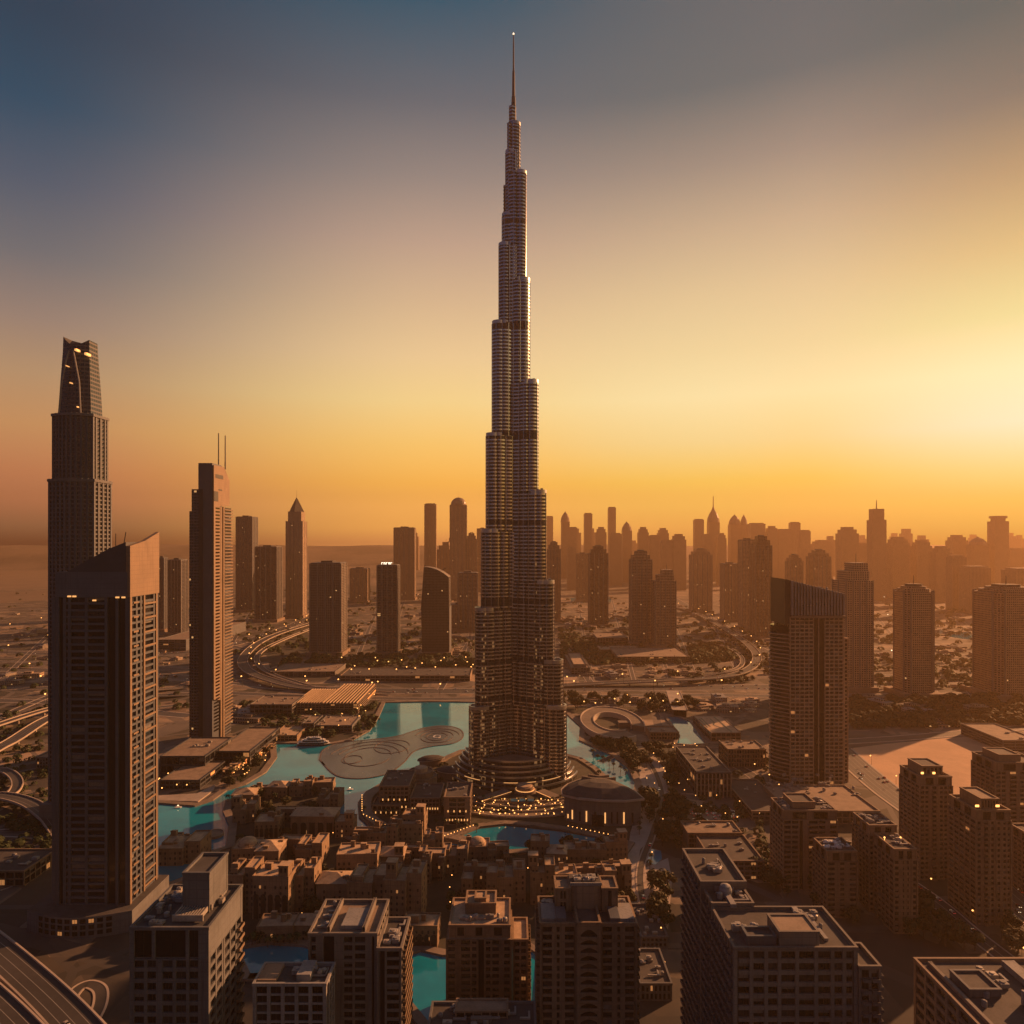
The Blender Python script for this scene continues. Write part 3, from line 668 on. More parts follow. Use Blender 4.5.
    def finish(s, maxw=100):
        c, n = math.cos(s.rz), math.sin(s.rz)
        def key(q):
            ca, sa = math.cos(q[3] + s.rz), math.sin(q[3] + s.rz); wx, wy = s.cx + q[0] * c - q[1] * n, s.cy + q[0] * n + q[1] * c
            nx, ny = sa, -ca                      # outward normal
            d = math.sqrt(wx * wx + wy * wy + (CH - q[2]) ** 2); vis = -(nx * wx + ny * wy)
            p = HZ - (q[2] - CH) / max(wy, 1) * F
            return (vis < 0) * 1e5 + (p > 1035) * 5e4 + d
        s.w.sort(key=key)
        for x, y, z, r, a, h, k in s.w[:maxw]: link('window', window_mesh(a, h, k), s.o, (x, y, z), r)
        if s.w[maxw:]:
            mb = MB()
            for x, y, z, r, a, h, k in s.w[maxw:]:
                ca, sa = math.cos(r), math.sin(r); P = lambda u, v, q: (x + u * ca - v * sa, y + u * sa + v * ca, z + q)
                mb.quad([P(-a / 2 + .1, -.12, .1), P(a / 2 - .1, -.12, .1), P(a / 2 - .1, -.12, h - .1), P(-a / 2 + .1, -.12, h - .1)], 'dclb'.index(k))
            tag(mb.build('window', ['glass', 'glass_curtain', 'glass_lit', 'blind'], s.o), kind='stuff')
        s.bal.sort(key=key); cache = {}
        def bal_mesh(mb, wd, T=lambda p: p):
            for b in ((-wd / 2, wd / 2, -1.7, 0, -.25, .05), (-wd / 2, wd / 2, -1.7, -1.5, .05, 1.05), (-wd / 2, -wd / 2 + .15, -1.5, 0, .05, 1.05), (wd / 2 - .15, wd / 2, -1.5, 0, .05, 1.05)):
                i = len(mb.v); mb.box(*b); mb.v[i:] = [T(p) for p in mb.v[i:]]
        for x, y, z, r, wd in s.bal[:maxw]:
            k = round(wd, 1)
            if k not in cache: mb = MB(); bal_mesh(mb, wd); cache[k] = mb.mesh('balcony', [s.balmat])
            link('balcony', cache[k], s.o, (x, y, z), r)
        if s.bal[maxw:]:
            mb = MB()
            for x, y, z, r, wd in s.bal[maxw:]:
                ca, sa = math.cos(r), math.sin(r); bal_mesh(mb, wd, lambda p: (x + p[0] * ca - p[1] * sa, y + p[0] * sa + p[1] * ca, z + p[2]))
            tag(mb.build('balcony', [s.balmat], s.o), kind='stuff')
        return s.o
    balmat = 'tan'
W_ = lambda n, t='w': [(t, 1)] * n

# ---- left: dark tower with the slanted roof
d0 = 463.0; xl, xr = gx(52, d0), gx(129, d0); dep = 38; cx = (xl + xr) / 2
b = Bld('apartment_tower', 'tall dark apartment tower with a slanted roof wedge at the left', cx, d0 + dep / 2, 'tower', lit=.008)
hw, hd = (xr - xl) / 2, dep / 2; zb = zat(597, d0)
b.block(-hw, hw, -hd, hd, 14, zb, 9.3 * .5, {'F': [('s', .55), ('d', 1.0), ('w', .7), ('w', 2.5), ('w', 2.9), ('d', 1.6), ('d', 1.5)], 'R': [('w', 1.5), ('w', 1.0), ('w', 3.2), ('d', .8)], 'L': W_(6), 'B': W_(6)}, 'bluegrey', 'roofdark', 1.9, 1.5, 1.3, 0, cp=2.6)
mb = MB()                                        # stone edge of the sunlit side, the sun's warmth put into its colour
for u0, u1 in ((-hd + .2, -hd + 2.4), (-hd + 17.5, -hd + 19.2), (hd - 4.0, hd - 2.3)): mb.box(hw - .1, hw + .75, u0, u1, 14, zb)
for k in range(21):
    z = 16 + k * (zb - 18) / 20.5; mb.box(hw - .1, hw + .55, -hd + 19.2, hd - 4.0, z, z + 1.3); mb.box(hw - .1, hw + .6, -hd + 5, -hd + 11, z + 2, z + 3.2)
b.part('stone_frame', mb, ['sunclad'])
mb = MB(); za, zc = zb + .05, zat(572, d0)       # solid crown and the wedge of the roof
mb.box(-hw + 3, hw - 1.0, -hd - .4, hd - 1, za, zc); b.part('crown', mb, ['bluegrey'])
mb = MB(); zl, zr = zat(574, d0), zat(545, d0)
i = len(mb.v)
for (y) in (-hd - .3, hd - 1.1):
    mb.v += [(-hw + 6, y, zl - 1), (hw - 2, y, zl - 1), (hw - 2, y, zat(542, d0)), (hw - 14, y, zat(549, d0)), (-hw + 22, y, zat(562, d0))]
n5 = 5
mb.f += [(0, 1, 2, 3, 4), (9, 8, 7, 6, 5)] + [(k, 5 + k, 5 + (k + 1) % 5, (k + 1) % 5) for k in range(5)]; mb.m += [0] * 7
b.part('roof_wedge', mb, ['darkclad'])
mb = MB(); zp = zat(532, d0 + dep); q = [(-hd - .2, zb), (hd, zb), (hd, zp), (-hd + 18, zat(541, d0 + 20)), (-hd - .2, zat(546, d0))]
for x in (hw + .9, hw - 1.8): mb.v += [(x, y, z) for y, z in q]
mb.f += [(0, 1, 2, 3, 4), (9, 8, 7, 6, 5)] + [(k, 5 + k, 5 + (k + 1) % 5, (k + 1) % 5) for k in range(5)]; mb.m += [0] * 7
b.part('sunlit_fin', mb, ['sunclad'])
mb = MB(); mb.tube([(hw - 20, 0, zr - 4), (hw - 20, 0, zr + 8)], .25); mb.tube([(hw - 16, 2, zr - 3), (hw - 14, 2, zr + 9)], .3); b.part('roof_mast', mb, ['black'])
pod = [(hw + 6 - (2 * hw + 18) * (k / 14), -hd - 7 - 9 * math.sin(math.pi * k / 14)) for k in range(15)]
mb = MB(); mb.prism(ccw(pod + [(-hw - 12, hd + 4), (hw + 6, hd + 4)]), 0, 14, 0, 1); b.part('podium', mb, ['grey', 'roofdark'])
for k in range(2, 12, 1):
    for z in (2, 6, 10):
        x, y = pod[k]; x2, y2 = pod[k + 1]; a = math.atan2(-(y - y2), -(x2 - x)) 
        link('window', window_mesh(3.4, 2.8, 'l' if R.random() < .08 else 'd'), b.o, ((x + x2) / 2, (y + y2) / 2 - .05, z), math.atan2(y - y2, x - x2))
for px_, py_ in ((70, 596), (75, 596), (118, 597), (124, 597), (95, 600)):
    mb = MB(); mb.box(gx(px_, d0) - cx - 1.2, gx(px_, d0) - cx + 1.2, -hd - 1.0, -hd - .5, zat(py_, d0) - .7, zat(py_, d0) + .3); b.part('wall_lamp', mb, ['strip'])
b.finish()

# ---- left: tall rounded tower behind it
d0 = 620.0; cx = -408.0; U = d0 / F
b = Bld('hotel_tower', 'tallest tower at the left, rounded shaft tapering to a curved open crown', cx, d0 + 26, 'tower')
MT['hotel'] = facade('hotel_facade', (.085, .088, .10), (.014, .017, .024), 4.0, 3.4, .62, .85, 0)
def hexrect(hw, hd, cut): return [(-hw + cut, -hd), (hw - cut, -hd), (hw, -hd + cut), (hw, hd - cut), (hw - cut, hd), (-hw + cut, hd), (-hw, hd - cut), (-hw, -hd + cut)]
def rounded(hw, hd, bow, n=9):
    return [(-hw + 2 * hw * k / n, -hd - bow * math.sin(math.pi * k / n)) for k in range(n + 1)] + [(hw - 2 * hw * k / n, hd + bow * math.sin(math.pi * k / n)) for k in range(n + 1)]
zA, zB, zC, zD = zat(541, d0), zat(479, d0), zat(412, d0), zat(338, d0)
for nm, hw, hd, z0, z1 in (('lower_shaft', 20.5, 19, 0, zB), ('middle_shaft', 18.3, 17, zB, zC)):
    mb = MB(); mb.prism(rounded(hw, hd - 6, 6), z0, z1, 0, 1)
    o = b.part(nm, mb, ['hotel', 'roofdark'])
    mb = MB()
    for k in range(9 + 1):
        x = -hw + 2 * hw * k / 9
        for sg in (-1, 1): mb.box(x - .9, x + .9, sg * (hd - 6 + 6 * math.sin(math.pi * k / 9)) - 1.0, sg * (hd - 6 + 6 * math.sin(math.pi * k / 9)) + 1.0, z0, z1 + 1.4)
    for y in (-7, 0, 7): mb.box(-hw - 1, -hw + .5, y - 1, y + 1, z0, z1 + 1.4); mb.box(hw - .5, hw + 1, y - 1, y + 1, z0, z1 + 1.4)
    mb.build('pier', ['bluegrey'], o)
    mb = MB()
    for k in range(int((z1 - z0) / 4)):
        p = rounded(hw + .45, hd - 5.6, 6); mb.prism(p, z0 + 4 * k + 2.6, z0 + 4 * k + 3.9, 0)
    tag(mb.build('balcony_band', ['hotel'], o), kind='stuff')
    mb = MB(); mb.prism(rounded(hw + 1.6, hd - 4.6, 6.4), z1 - 1.4, z1 + 1.0); mb.build('cornice', ['grey'], o)
lv = [(0, 15.2, 13), (.2, 14.8, 12.6), (.45, 14.0, 12), (.7, 13.1, 11.3), (.9, 12.4, 10.8), (1.0, 12.1, 10.5)]
mb = MB(); n = None
for t, hw, hd in lv:
    p = rounded(hw, hd - 4, 4); n = len(p)
    for x, y in p:
        z = zC + t * (zD - zC)
        if t == 1.0: z = zD - 2 + 9 * (abs(x) / 12) ** 1.7 * (1 if x < 0 else .66)
        mb.v.append((x, y, z))
for a in range(len(lv) - 1):
    for k in range(n): j = (k + 1) % n; mb.f.append((a * n + k, a * n + j, (a + 1) * n + j, (a + 1) * n + k)); mb.m.append(0)
mb.f.append(tuple((len(lv) - 1) * n + k for k in range(n))); mb.m.append(1)
o = b.part('crown', mb, ['hotel', 'roofdark'])
for sg in (-1, 1):
    mb = MB(); mb.tube([(sg * 10, -16, zC), (sg * 8, -15, zC + .45 * (zD - zC)), (sg * 4, -14.6, zC + .75 * (zD - zC)), (sg * 2, -14.2, zD - 8)], .8); mb.build('curved_rib', ['palegrey'], o)
mb = MB(); mb.tube([(1, -8, zD - 8), (1, -8, zD + 1)], .7); mb.build('mast', ['black'], o)
for px_, py_, r in ((76.5, 350, 1.9), (86.5, 354, 2.1), (71, 383, 1.0), (78, 407, 1.0), (67, 366, .8)):
    mb = MB(); mb.box(gx(px_, 632) - cx - r / 2, gx(px_, 632) - cx + r / 2, -15.5, -9, zat(py_, 632) - r / 2, zat(py_, 632) + r / 2); mb.build('crown_lamp', ['strip'], o)
mb = MB(); mb.box(-24, 24, -22, 22, 0, 20); b.part('podium', mb, ['grey']); b.finish()

# ---- left: twin mast tower and its lakeside podium
d0 = 873.0; U = d0 / F; X = lambda p: gx(p, d0)
XR = X(212.5); cx = XR - 16; b = Bld('twin_mast_tower', 'slim stepped tower with two roof masts and one sunlit orange side', cx, d0 + 30, 'tower', lit=.008); q = lambda p: X(p) - cx
MT['mastdark'] = facade('mast_tower_dark', (.075, .08, .095), (.015, .018, .025), 3.9, 4.2, .6, .75, .012)
def yb(p): return XR * F / (p - 512) - (d0 + 30)          # where the flank x = XR is seen at column p
zz = lambda p, y: zat(p, y + d0 + 30)
for nm, xa, xb, ya, y2, top, mat in (('shaft', 187.5, 198, -25, 12, 511, 'mastdark'), ('shaft', 190.5, 199, -27, 16, 489, 'mastdark'), ('core', 198.3, 212.2, -30, yb(222), 463, 'bluegrey'), ('recess', 198.6, 203, -30.6, -24, 489, 'black'), ('shaft', 200, 211.6, -20, yb(232), 506, 'mastdark')):
    mb = MB(); mb.box(q(xa), q(xb), ya, y2, 0, zat(top, d0)); b.part(nm, mb, [mat])
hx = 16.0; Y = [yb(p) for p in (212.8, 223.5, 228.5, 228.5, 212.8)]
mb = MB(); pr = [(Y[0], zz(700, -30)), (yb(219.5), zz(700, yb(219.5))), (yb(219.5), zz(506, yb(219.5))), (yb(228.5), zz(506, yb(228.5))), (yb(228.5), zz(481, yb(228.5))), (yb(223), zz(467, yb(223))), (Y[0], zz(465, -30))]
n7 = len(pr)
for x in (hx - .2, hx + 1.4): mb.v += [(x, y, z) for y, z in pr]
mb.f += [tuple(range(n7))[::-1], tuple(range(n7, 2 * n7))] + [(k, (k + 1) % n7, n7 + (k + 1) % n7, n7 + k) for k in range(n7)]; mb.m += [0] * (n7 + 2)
b.part('sunlit_wall', mb, ['sunclad'])
for p0, p1, ya, y2 in ((214.5, 222, 474, 478), (211.8 + 1.2, 217, 491, 501), (217.5, 221, 489, 490.5)):
    u0, u1 = yb(p0), yb(p1); mb = MB(); mb.box(hx + 1.3, hx + 1.65, u0, u1, zz(y2, u0), zz(ya, u0)); b.part('opening', mb, ['black'])
for k in range(70):
    z = 16 + k * 4.4
    if z > zat(510, d0 + 50): break
    mb = MB(); mb.box(hx - .3, hx + 1.5, yb(224), yb(232), z, z + 1.5); mb.box(hx + 1.35, hx + 1.7, yb(214.5), yb(218.5), z + .5, z + 2.6, 1); b.part('balcony', mb, ['sunclad', 'glass'])
for p0, p1 in ((219.5, 221.0), (222.2, 223.4)): mb = MB(); mb.box(hx - .3, hx + 1.6, yb(p0), yb(p1), 0, zz(507, yb(p1))); b.part('pier', mb, ['sunclad'])
for xx, yt in ((208.5, 432), (211.5, 433)):
    yy = 0 if xx < 209 else 12
    mb = MB(); mb.tube([(q(xx), yy, zat(466, d0)), (q(xx), yy, zat(yt, d0 + 20))], [.95, .75], 8); b.part('mast', mb, ['black'])
b.finish()
b = Bld('podium_building', 'dark stepped mall podium with flat brown roofs at the foot of the twin mast tower', *G(207, 765), lit=.05); ox, oy = b.cx, b.cy
def LB(b, pxa, pxb, pyf, pyb, z, specs=None, mat='grey', roof='rooftan', z0=0, **k):
    """a block of building b whose front-roof edge spans the pixels pxa..pxb at row pyf and whose roof ends at row pyb"""
    Y0, Y1 = gd(pyf, z), gd(pyb, z); x0, x1 = gx(pxa, Y0), gx(pxb, Y0)
    o = b.block(x0 - b.cx, x1 - b.cx, Y0 - b.cy, Y1 - b.cy, z0, z, specs=specs, mat=mat, roof=roof, **k); return (x0 - b.cx, x1 - b.cx, Y0 - b.cy, Y1 - b.cy, z)
LB(b, 160, 205, 757, 738, 19, {'F': W_(7), 'R': W_(6)}, 'darkclad', sp=2.4, fh=9)
LB(b, 215, 250, 752, 728, 15, {'R': W_(7), 'F': W_(5)}, 'darkclad', sp=2.4, fh=7)
r_ = LB(b, 160, 200, 781, 762, 9, {'F': W_(9), 'R': W_(5)}, 'darkclad', sp=1.4, fh=4.5); b.plant(-20, 5, 5, 30, 19, 5); b.finish()
for px_, py_, wd in ((160, 786, 24), (185, 786, 20)):
    pass
b = Bld('waterside_restaurant', 'curved row of lit waterside restaurants on the promontory left of the lake', *G(255, 765), lit=.6); ox, oy = b.cx, b.cy
for k in range(7):
    pxx, pyy = 228 + 7 * k, 774 - 4.2 * k; x, y = G(pxx, pyy)
    b.block(x - ox - 5, x - ox + 5.5, y - oy - 4, y - oy + 6, 0, 6 + (k % 3), 3, {'F': W_(3), 'R': W_(2)}, 'sand', 'sandroof', .5, .9, .4, .7)
b.finish()
sheet('boardwalk', px([(158,797),(197,795),(215,786),(214,791),(198,803),(158,802)]), 1.7, 'palepaving', th=1.5)
for k in range(2): pass
#@@PART5
# ---- foreground towers along the bottom edge
def corner(pxa, pxb, pyf, pyb, z): Y0, Y1 = gd(pyf, z), gd(pyb, z); return gx(pxa, Y0), gx(pxb, Y0), Y0, Y1
def tower(name, label, pxa, pxb, pyf, pyb, z, cat='apartment block', lit=.008):
    x0, x1, Y0, Y1 = corner(pxa, pxb, pyf, pyb, z); b = Bld(name, label, (x0 + x1) / 2, (Y0 + Y1) / 2, cat, lit=lit); return b, (x1 - x0) / 2, (Y1 - Y0) / 2
b, hw, hd = tower('apartment_block', 'grey apartment block with a tall plain roof tower and a sunlit orange flank, bottom left', 130, 208.5, 930, 887, 100)
b.block(-hw, hw, -hd, hd, 0, 88, 4.7, {'F': [('w', 1), ('w', .9), ('d', .25), ('w', 1), ('w', 1), ('w', .9), ('s', .5)], 'R': [('w', 1), ('w', 1), ('d', .3), ('w', 1), ('w', 1), ('b', 1)], 'L': W_(6), 'B': W_(6)}, 'grey', 'roofdark', 1.3, 1.6, .9, 0, cp=1.8)
b.block(-hw, hw, -hd, hd, 88.05, 100, 5, {'F': [('d', 1), ('d', 1.6), ('d', .6), ('s', .3)]}, 'grey', 'roofdark', 1.3, 4, .9, 1.3, cp=1.8)
b.block(-hw + 15.5, hw - 5.5, hd - 22, hd - 3, 100.1, 116.5, mat='grey', roof='roofdark', parapet=1.0, name='stair_tower')
mb = MB()
for k in range(11): mb.box(-hw + 15 + k * 1.1, -hw + 15.5 + k * 1.1, -hd + 6, -hd + 14, 101, 103)
mb.box(-hw + 14.6, -hw + 27.6, -hd + 5.4, -hd + 6, 100.5, 103.1); mb.box(-hw + 14.6, -hw + 27.6, -hd + 14, -hd + 14.6, 100.5, 103.1); b.part('pergola', mb, ['plant'])
b.plant(-hw + 2, -hw + 12, -hd + 2, hd - 3, 100.1, 16); b.plant(hw - 10, hw - 2, hd - 16, hd - 2, 100.1, 7); b.balmat = 'sunclad'; b.finish()

b, hw, hd = tower('office_block', 'low grey block with tall slot windows in front of the pale stepped parapet block', 253, 326, 986, 965, 70)
b.block(-hw, hw, -hd, hd, 0, 70, 3.8, {'F': [('w', 1)] * 5, 'R': [('d', 1), ('w', 1), ('w', 1)], 'L': W_(4), 'B': W_(5)}, 'palegrey', 'roofdark', 1.5, .8, .8, 1.3)
b.part('roof_deck', (lambda m: (m.box(-hw + 1, -hw + 9, -hd + 2, hd - 1, 70.05, 71.4), m)[1])(MB()), ['rooftan']); b.part('stair_tower', (lambda m: (m.box(2, 8, -hd + 3, 6, 70.05, 73), m)[1])(MB()), ['palegrey'])
b.plant(-2, 14, -2, hd - 2, 70.1, 10); b.finish()

b, hw, hd = tower('apartment_block', 'pale apartment block with stepped parapets and a narrow sunlit side', 308.5, 377, 936, 902, 80)
b.block(-hw, hw, -hd, hd, 0, 80, 3.9, {'F': [('w', .6), ('s', .5), ('d', 1.2), ('s', .7), ('w', 1), ('w', 1.2), ('s', .4), ('d', .4)], 'R': W_(5), 'L': W_(5), 'B': W_(6)}, 'tan', 'rooftan', 1.0, 1.2, .9, 1.5)
b.block(hw + .4, hw + 11.5, -hd - 2, hd - 6, 0, 74.5, 3.9, {'F': [('d', .5), ('w', 1)], 'R': W_(6, 'b'), 'B': W_(2)}, 'tan', 'roofdark', .9, 1.2, .8, 1.4)
b.block(-hw + 8, -hw + 9.2, -hd + 2, hd - 2, 80.1, 83, mat='tan', parapet=0, name='parapet'); b.block(-2, 9, -hd + 5, hd - 9, 80.1, 82, mat='palegrey', roof='palegrey', parapet=0, name='roof_deck')
b.block(hw - 7, hw - 5.8, -hd + 1.5, hd - 1.5, 80.1, 83.2, mat='tan', parapet=0, name='parapet')
b.plant(9, hw - 7, -hd + 2, hd - 3, 80.1, 14); b.plant(hw + 2, hw + 10, -hd, hd - 8, 74.6, 9); b.plant(-hw + 2, -hw + 8, -hd + 2, hd - 3, 80.1, 7); b.balmat = 'sunclad'; b.finish()

b, hw, hd = tower('apartment_block', 'sandstone apartment block beside the small canal, with a square roof pavilion', 446, 512, 930, 901, 55, lit=.012)
S4 = [('w', .8), ('s', .4), ('w', 1), ('w', .6), ('d', .7), ('w', .6), ('w', .8), ('s', .3), ('w', .7)]
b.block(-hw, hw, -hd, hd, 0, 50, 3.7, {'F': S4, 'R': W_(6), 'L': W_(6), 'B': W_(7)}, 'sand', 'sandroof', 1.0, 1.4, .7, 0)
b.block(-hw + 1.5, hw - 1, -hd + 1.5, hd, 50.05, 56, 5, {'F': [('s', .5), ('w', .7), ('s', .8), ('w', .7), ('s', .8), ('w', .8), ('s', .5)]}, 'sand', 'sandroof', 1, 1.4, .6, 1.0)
b.block(-8, 8.5, -1, hd - 2, 56.1, 61, mat='sand', roof='sandroof', parapet=1.2, name='roof_pavilion'); b.block(-3, 3, 1.5, hd - 5, 61.1, 63.2, mat='sand', roof='sandroof', parapet=.5, name='roof_pavilion')
b.block(hw + .3, hw + 8.5, -hd + 2, hd - 6, 0, 48, 3.7, {'F': W_(2), 'R': W_(5, 'b')}, 'sand', 'sandroof', .9, 1.4, .7, 1.1)
b.plant(-hw + 3, hw - 3, -hd + 3, -3, 56.1, 10); b.balmat = 'sand'; b.finish()

b, hw, hd = tower('apartment_block', 'symmetrical sandstone tower with arched balconies up its middle, bottom centre', 540, 637, 926, 899, 75, lit=.012)
b.block(-hw, -5.6, -hd, hd, 0, 75, 3.8, {'F': [('w', 1), ('s', .25), ('w', .45), ('s', .3), ('w', 1)], 'L': W_(6, 'b'), 'B': W_(5)}, 'sand', 'roofdark', .9, 1.1, .9, 1.6)
b.block(5.6, hw, -hd, hd, 0, 75, 3.8, {'F': [('w', 1), ('s', .3), ('w', .45), ('s', .25), ('w', 1)], 'R': W_(6, 'b'), 'B': W_(5)}, 'sand', 'roofdark', .9, 1.1, .9, 1.6)
b.block(-5.5, 5.5, -hd - 1.8, hd - 2, 0, 76.5, 3.8, None, 'sand', 'roofdark', parapet=1.4, name='central_bay')
for k in range(19):
    z = 2 + 3.8 * k; mb = MB(); ar = [(-4, z)] + [(-4 + 8 * i / 10, z + 1.2 + (1.4 if k < 18 else 2.6) * math.sin(math.pi * i / 10)) for i in range(11)] + [(4, z)]
    i0 = len(mb.v); mb.v += [(x, -hd - 1.95, zz) for x, zz in ar]; mb.f.append(tuple(range(len(ar)))); mb.m.append(0); mb.v += [(x, -hd - 1.8, zz) for x, zz in ar]
    n = len(ar)
    for j in range(n): mb.f.append((j, (j + 1) % n, n + (j + 1) % n, n + j)); mb.m.append(0)
    o = b.part('arched_opening', mb, ['glass' if k % 7 else 'glass_curtain'])
    mb = MB(); mb.box(-4.3, 4.3, -hd - 2.5, -hd - 1.85, z - .5, z + .55); b.part('balcony', mb, ['sand'])
b.block(-15, -7.6, 0, hd, 75.1, 86, 5, {'F': [('s', 1), ('w', 1), ('w', 1), ('s', 1)]}, 'sand', 'rooftan', .5, 1.5, .4, 1.1, name='roof_pavilion'); b.block(8.2, 16, 0, hd, 75.1, 86, 5, {'F': [('s', 1), ('d', 1), ('s', 1)]}, 'sand', 'rooftan', .5, 1.5, .4, 1.1, name='roof_pavilion')
mb = MB(); mb.prism([(-7.5, 2), (-4, 0), (4, 0), (8, 2), (8, hd), (-7.5, hd)], 75.1, 88, 0, 1); b.part('roof_pavilion', mb, ['brownwall', 'roofdark'])
mb = MB(); mb.box(-7.6, 8.1, .2, .9, 88, 89.4); b.part('parapet', mb, ['palegrey'])
for sg in (-1, 1):
    mb = MB(); mb.box(sg * 19 - 3.5, sg * 19 + 3.5, -hd + 2, 4, 75.1, 77.5); b.part('roof_deck', mb, ['palegrey']); mb = MB(); mb.box(sg * 13 - 2.4, sg * 13 + 2.4, -hd + .6, -1, 75.1, 78.4); b.part('roof_deck', mb, ['bluegrey'])
b.plant(-6, 7, 3, hd - 2, 88.1, 12, 1.6); b.plant(-hw + 1, -16, 4, hd - 2, 75.1, 7); b.plant(17, hw - 2, 2, hd - 2, 75.1, 9); b.balmat = 'sand'; b.finish()

b, hw, hd = tower('office_block', 'low roof with plant boxes cut by the bottom edge, below the sandstone canal block', 428, 536, 1024, 999, 40)
b.block(-hw, hw, -hd, hd, 0, 38, 3.8, {'F': W_(10), 'L': W_(5), 'R': W_(5)}, 'grey', 'roofdark', .9, 1.2, .6, 1.0)
b.block(-hw + 12, hw - 13, -2, hd - 2, 38.1, 41, 3, {'F': W_(6)}, 'brownwall', 'rooftan', .5, .9, .4, .7, name='roof_pavilion'); b.block(-5, 4, -hd + 3, -4, 38.1, 40, mat='tan', roof='rooftan', parapet=.5, name='roof_pavilion')
b.plant(-hw + 2, hw - 2, -hd + 1, hd - 2, 38.1, 16, 1.6); b.finish()

# big stepped block right of centre
x0, x1, Y0, Y1 = corner(734, 866, 950, 893, 95)
b = Bld('apartment_block', 'largest grey stepped block in front, with a dark balcony flank and cluttered roofs', (x0 + x1) / 2, (Y0 + Y1) / 2, 'apartment block', lit=.004); hw, hd = (x1 - x0) / 2, (Y1 - Y0) / 2
b.block(-hw, hw - 3.5, -hd, hd - 14, 0, 95, 4.7, {'F': [('w', 1), ('w', 1), ('w', .9), ('w', 1.2), ('w', 1.3), ('w', 1.1), ('w', .8), ('w', .7)], 'L': W_(8, 'b'), 'R': W_(8), 'B': W_(9)}, 'tan', 'roofdark', 1.5, 1.7, 1.1, 1.3)
b.block(-hw + .2, -hw + 19, hd - 13.8, hd + 4, 0, 96.5, 4.7, {'L': W_(4, 'b'), 'R': W_(4), 'B': W_(4)}, 'tan', 'roofdark', 1.2, 1.7, 1.0, 1.3)
x2, x3, Y2, Y3 = corner(701, 746, 884, 851, 100); ax, bx_, ay, by = x2 - b.cx, x3 - b.cx, Y2 - b.cy, Y3 - b.cy
b.block(ax, bx_, ay, by, 0, 100, 4.7, {'L': W_(7, 'b'), 'F': None, 'R': W_(7), 'B': W_(4)}, 'tan', 'roofdark', 1.3, 1.7, 1.0, 1.4)
b.block(-hw + 20, -hw + 33, hd - 13.5, hd + 24, 0, 74, 4.4, {'R': W_(6), 'B': W_(3), 'F': None}, 'brownwall', 'rooftan', 1, 1.5, .7, 1.6)
b.block(-7.5, 8.5, -hd + 2, -hd + 15, 95.1, 101, mat='tan', roof='rooftan', parapet=.5, name='roof_pavilion')
b.block(-hw + 6.5, -8.5, -hd + 3, -hd + 10, 95.1, 98, mat='bluegrey', roof='roofdark', parapet=1.1, name='roof_pavilion')
b.block(hw - 3.2, hw + 5.5, -hd - 1, -hd + 15, 0, 88, 4.7, {'F': W_(2, 'b'), 'R': W_(4, 'b')}, 'tan', 'roofdark', 1, 1.5, .7, 1.3)
mb = MB(); mb.lathe([(2.8, 96.6), (2.9, 99.5), (2.2, 101.2), (.6, 101.8)], 16, -hw + 9, hd - 5); mb.box(-hw + 8, -hw + 10.5, hd - 16, hd - 6, 96.6, 98.2); b.part('water_tank', mb, ['palegrey'])
mb = MB(); mb.box(hw - 18, hw - 15.6, -hd + 14, -hd + 30, 95.1, 96.6); mb.box(hw - 14, hw - 12.4, -hd + 6, -hd + 26, 95.1, 96.2); b.part('duct', mb, ['palegrey'])
b.plant(hw - 20, hw - 6, -hd + 10, hd - 18, 95.1, 14); b.plant(-hw + 2, -9, -hd + 10, -hd + 18, 95.1, 10); b.plant(ax + 4, ax + 15, ay + 10, ay + 24, 100.1, 9); b.plant(-hw + 4, -hw + 18, hd - 12, hd + 2, 96.6, 9); b.balmat = 'grey'; b.finish()

b = Bld('office_block', 'dark flat roofed block with roof plant cut off by the bottom right corner', 199, 256, 'apartment block', 0, lit=0)
b.block(-30, 30, -32, 31, 0, 84, 4.4, {'L': W_(9), 'F': W_(9), 'R': W_(9), 'B': W_(9)}, 'brownwall', 'roofdark', 1.4, 1.6, 1.0, 1.4)
b.block(-26, -24.6, -28, 28, 84.1, 85.6, mat='tan', parapet=0, name='parapet'); b.block(-5, 7, -8, 4, 84.1, 89.5, mat='palegrey', roof='palegrey', parapet=0, name='stair_tower'); b.block(-22, -10, 8, 20, 84.1, 86.5, mat='grey', parapet=.8, name='roof_pavilion'); b.block(4, 9, 8, 27, 84.1, 86.6, mat='palegrey', roof='palegrey', parapet=0, name='roof_deck')
b.plant(-22, 26, -28, 26, 84.1, 36); b.finish()

# ---- residential towers at the right
def resi(name, label, l, r, ytop, base, hd, specF, specR=None, specL=None, cap=None, mat='sand', lit=.006, fh=3.7, z=None, crown=True):
    Y0 = gd(base); x0, x1 = gx(l, Y0 + 2 * hd), gx(r, Y0); z = z or zat(ytop, Y0)
    b = Bld(name, label, (x0 + x1) / 2, Y0 + hd, 'apartment block', lit=lit); hw = (x1 - x0) / 2
    b.balmat = mat
    zc = z - 6 if crown else z
    b.block(-hw, hw, -hd, hd, 0, zc, fh, {'F': specF, 'R': specR or W_(5), 'L': specL or W_(5), 'B': W_(6)}, mat, 'roofdark', .9, 1.5, .7, 1.0 if not crown else 0)
    if crown: b.block(-hw + .6, hw - .6, -hd + .6, hd - .6, zc + .05, z, 5.8, {'F': [('s', .5), ('d', 1), ('s', .4), ('d', 1), ('s', .5)], 'L': [('s', .5), ('d', 1), ('s', .4), ('d', 1), ('s', .5)]}, mat, 'roofdark', .8, 1, .6, 1.3)
    return b, hw
SF = [('w', .8), ('w', .8), ('s', .5), ('b', 1.2), ('s', .4), ('w', .8), ('w', .8)]
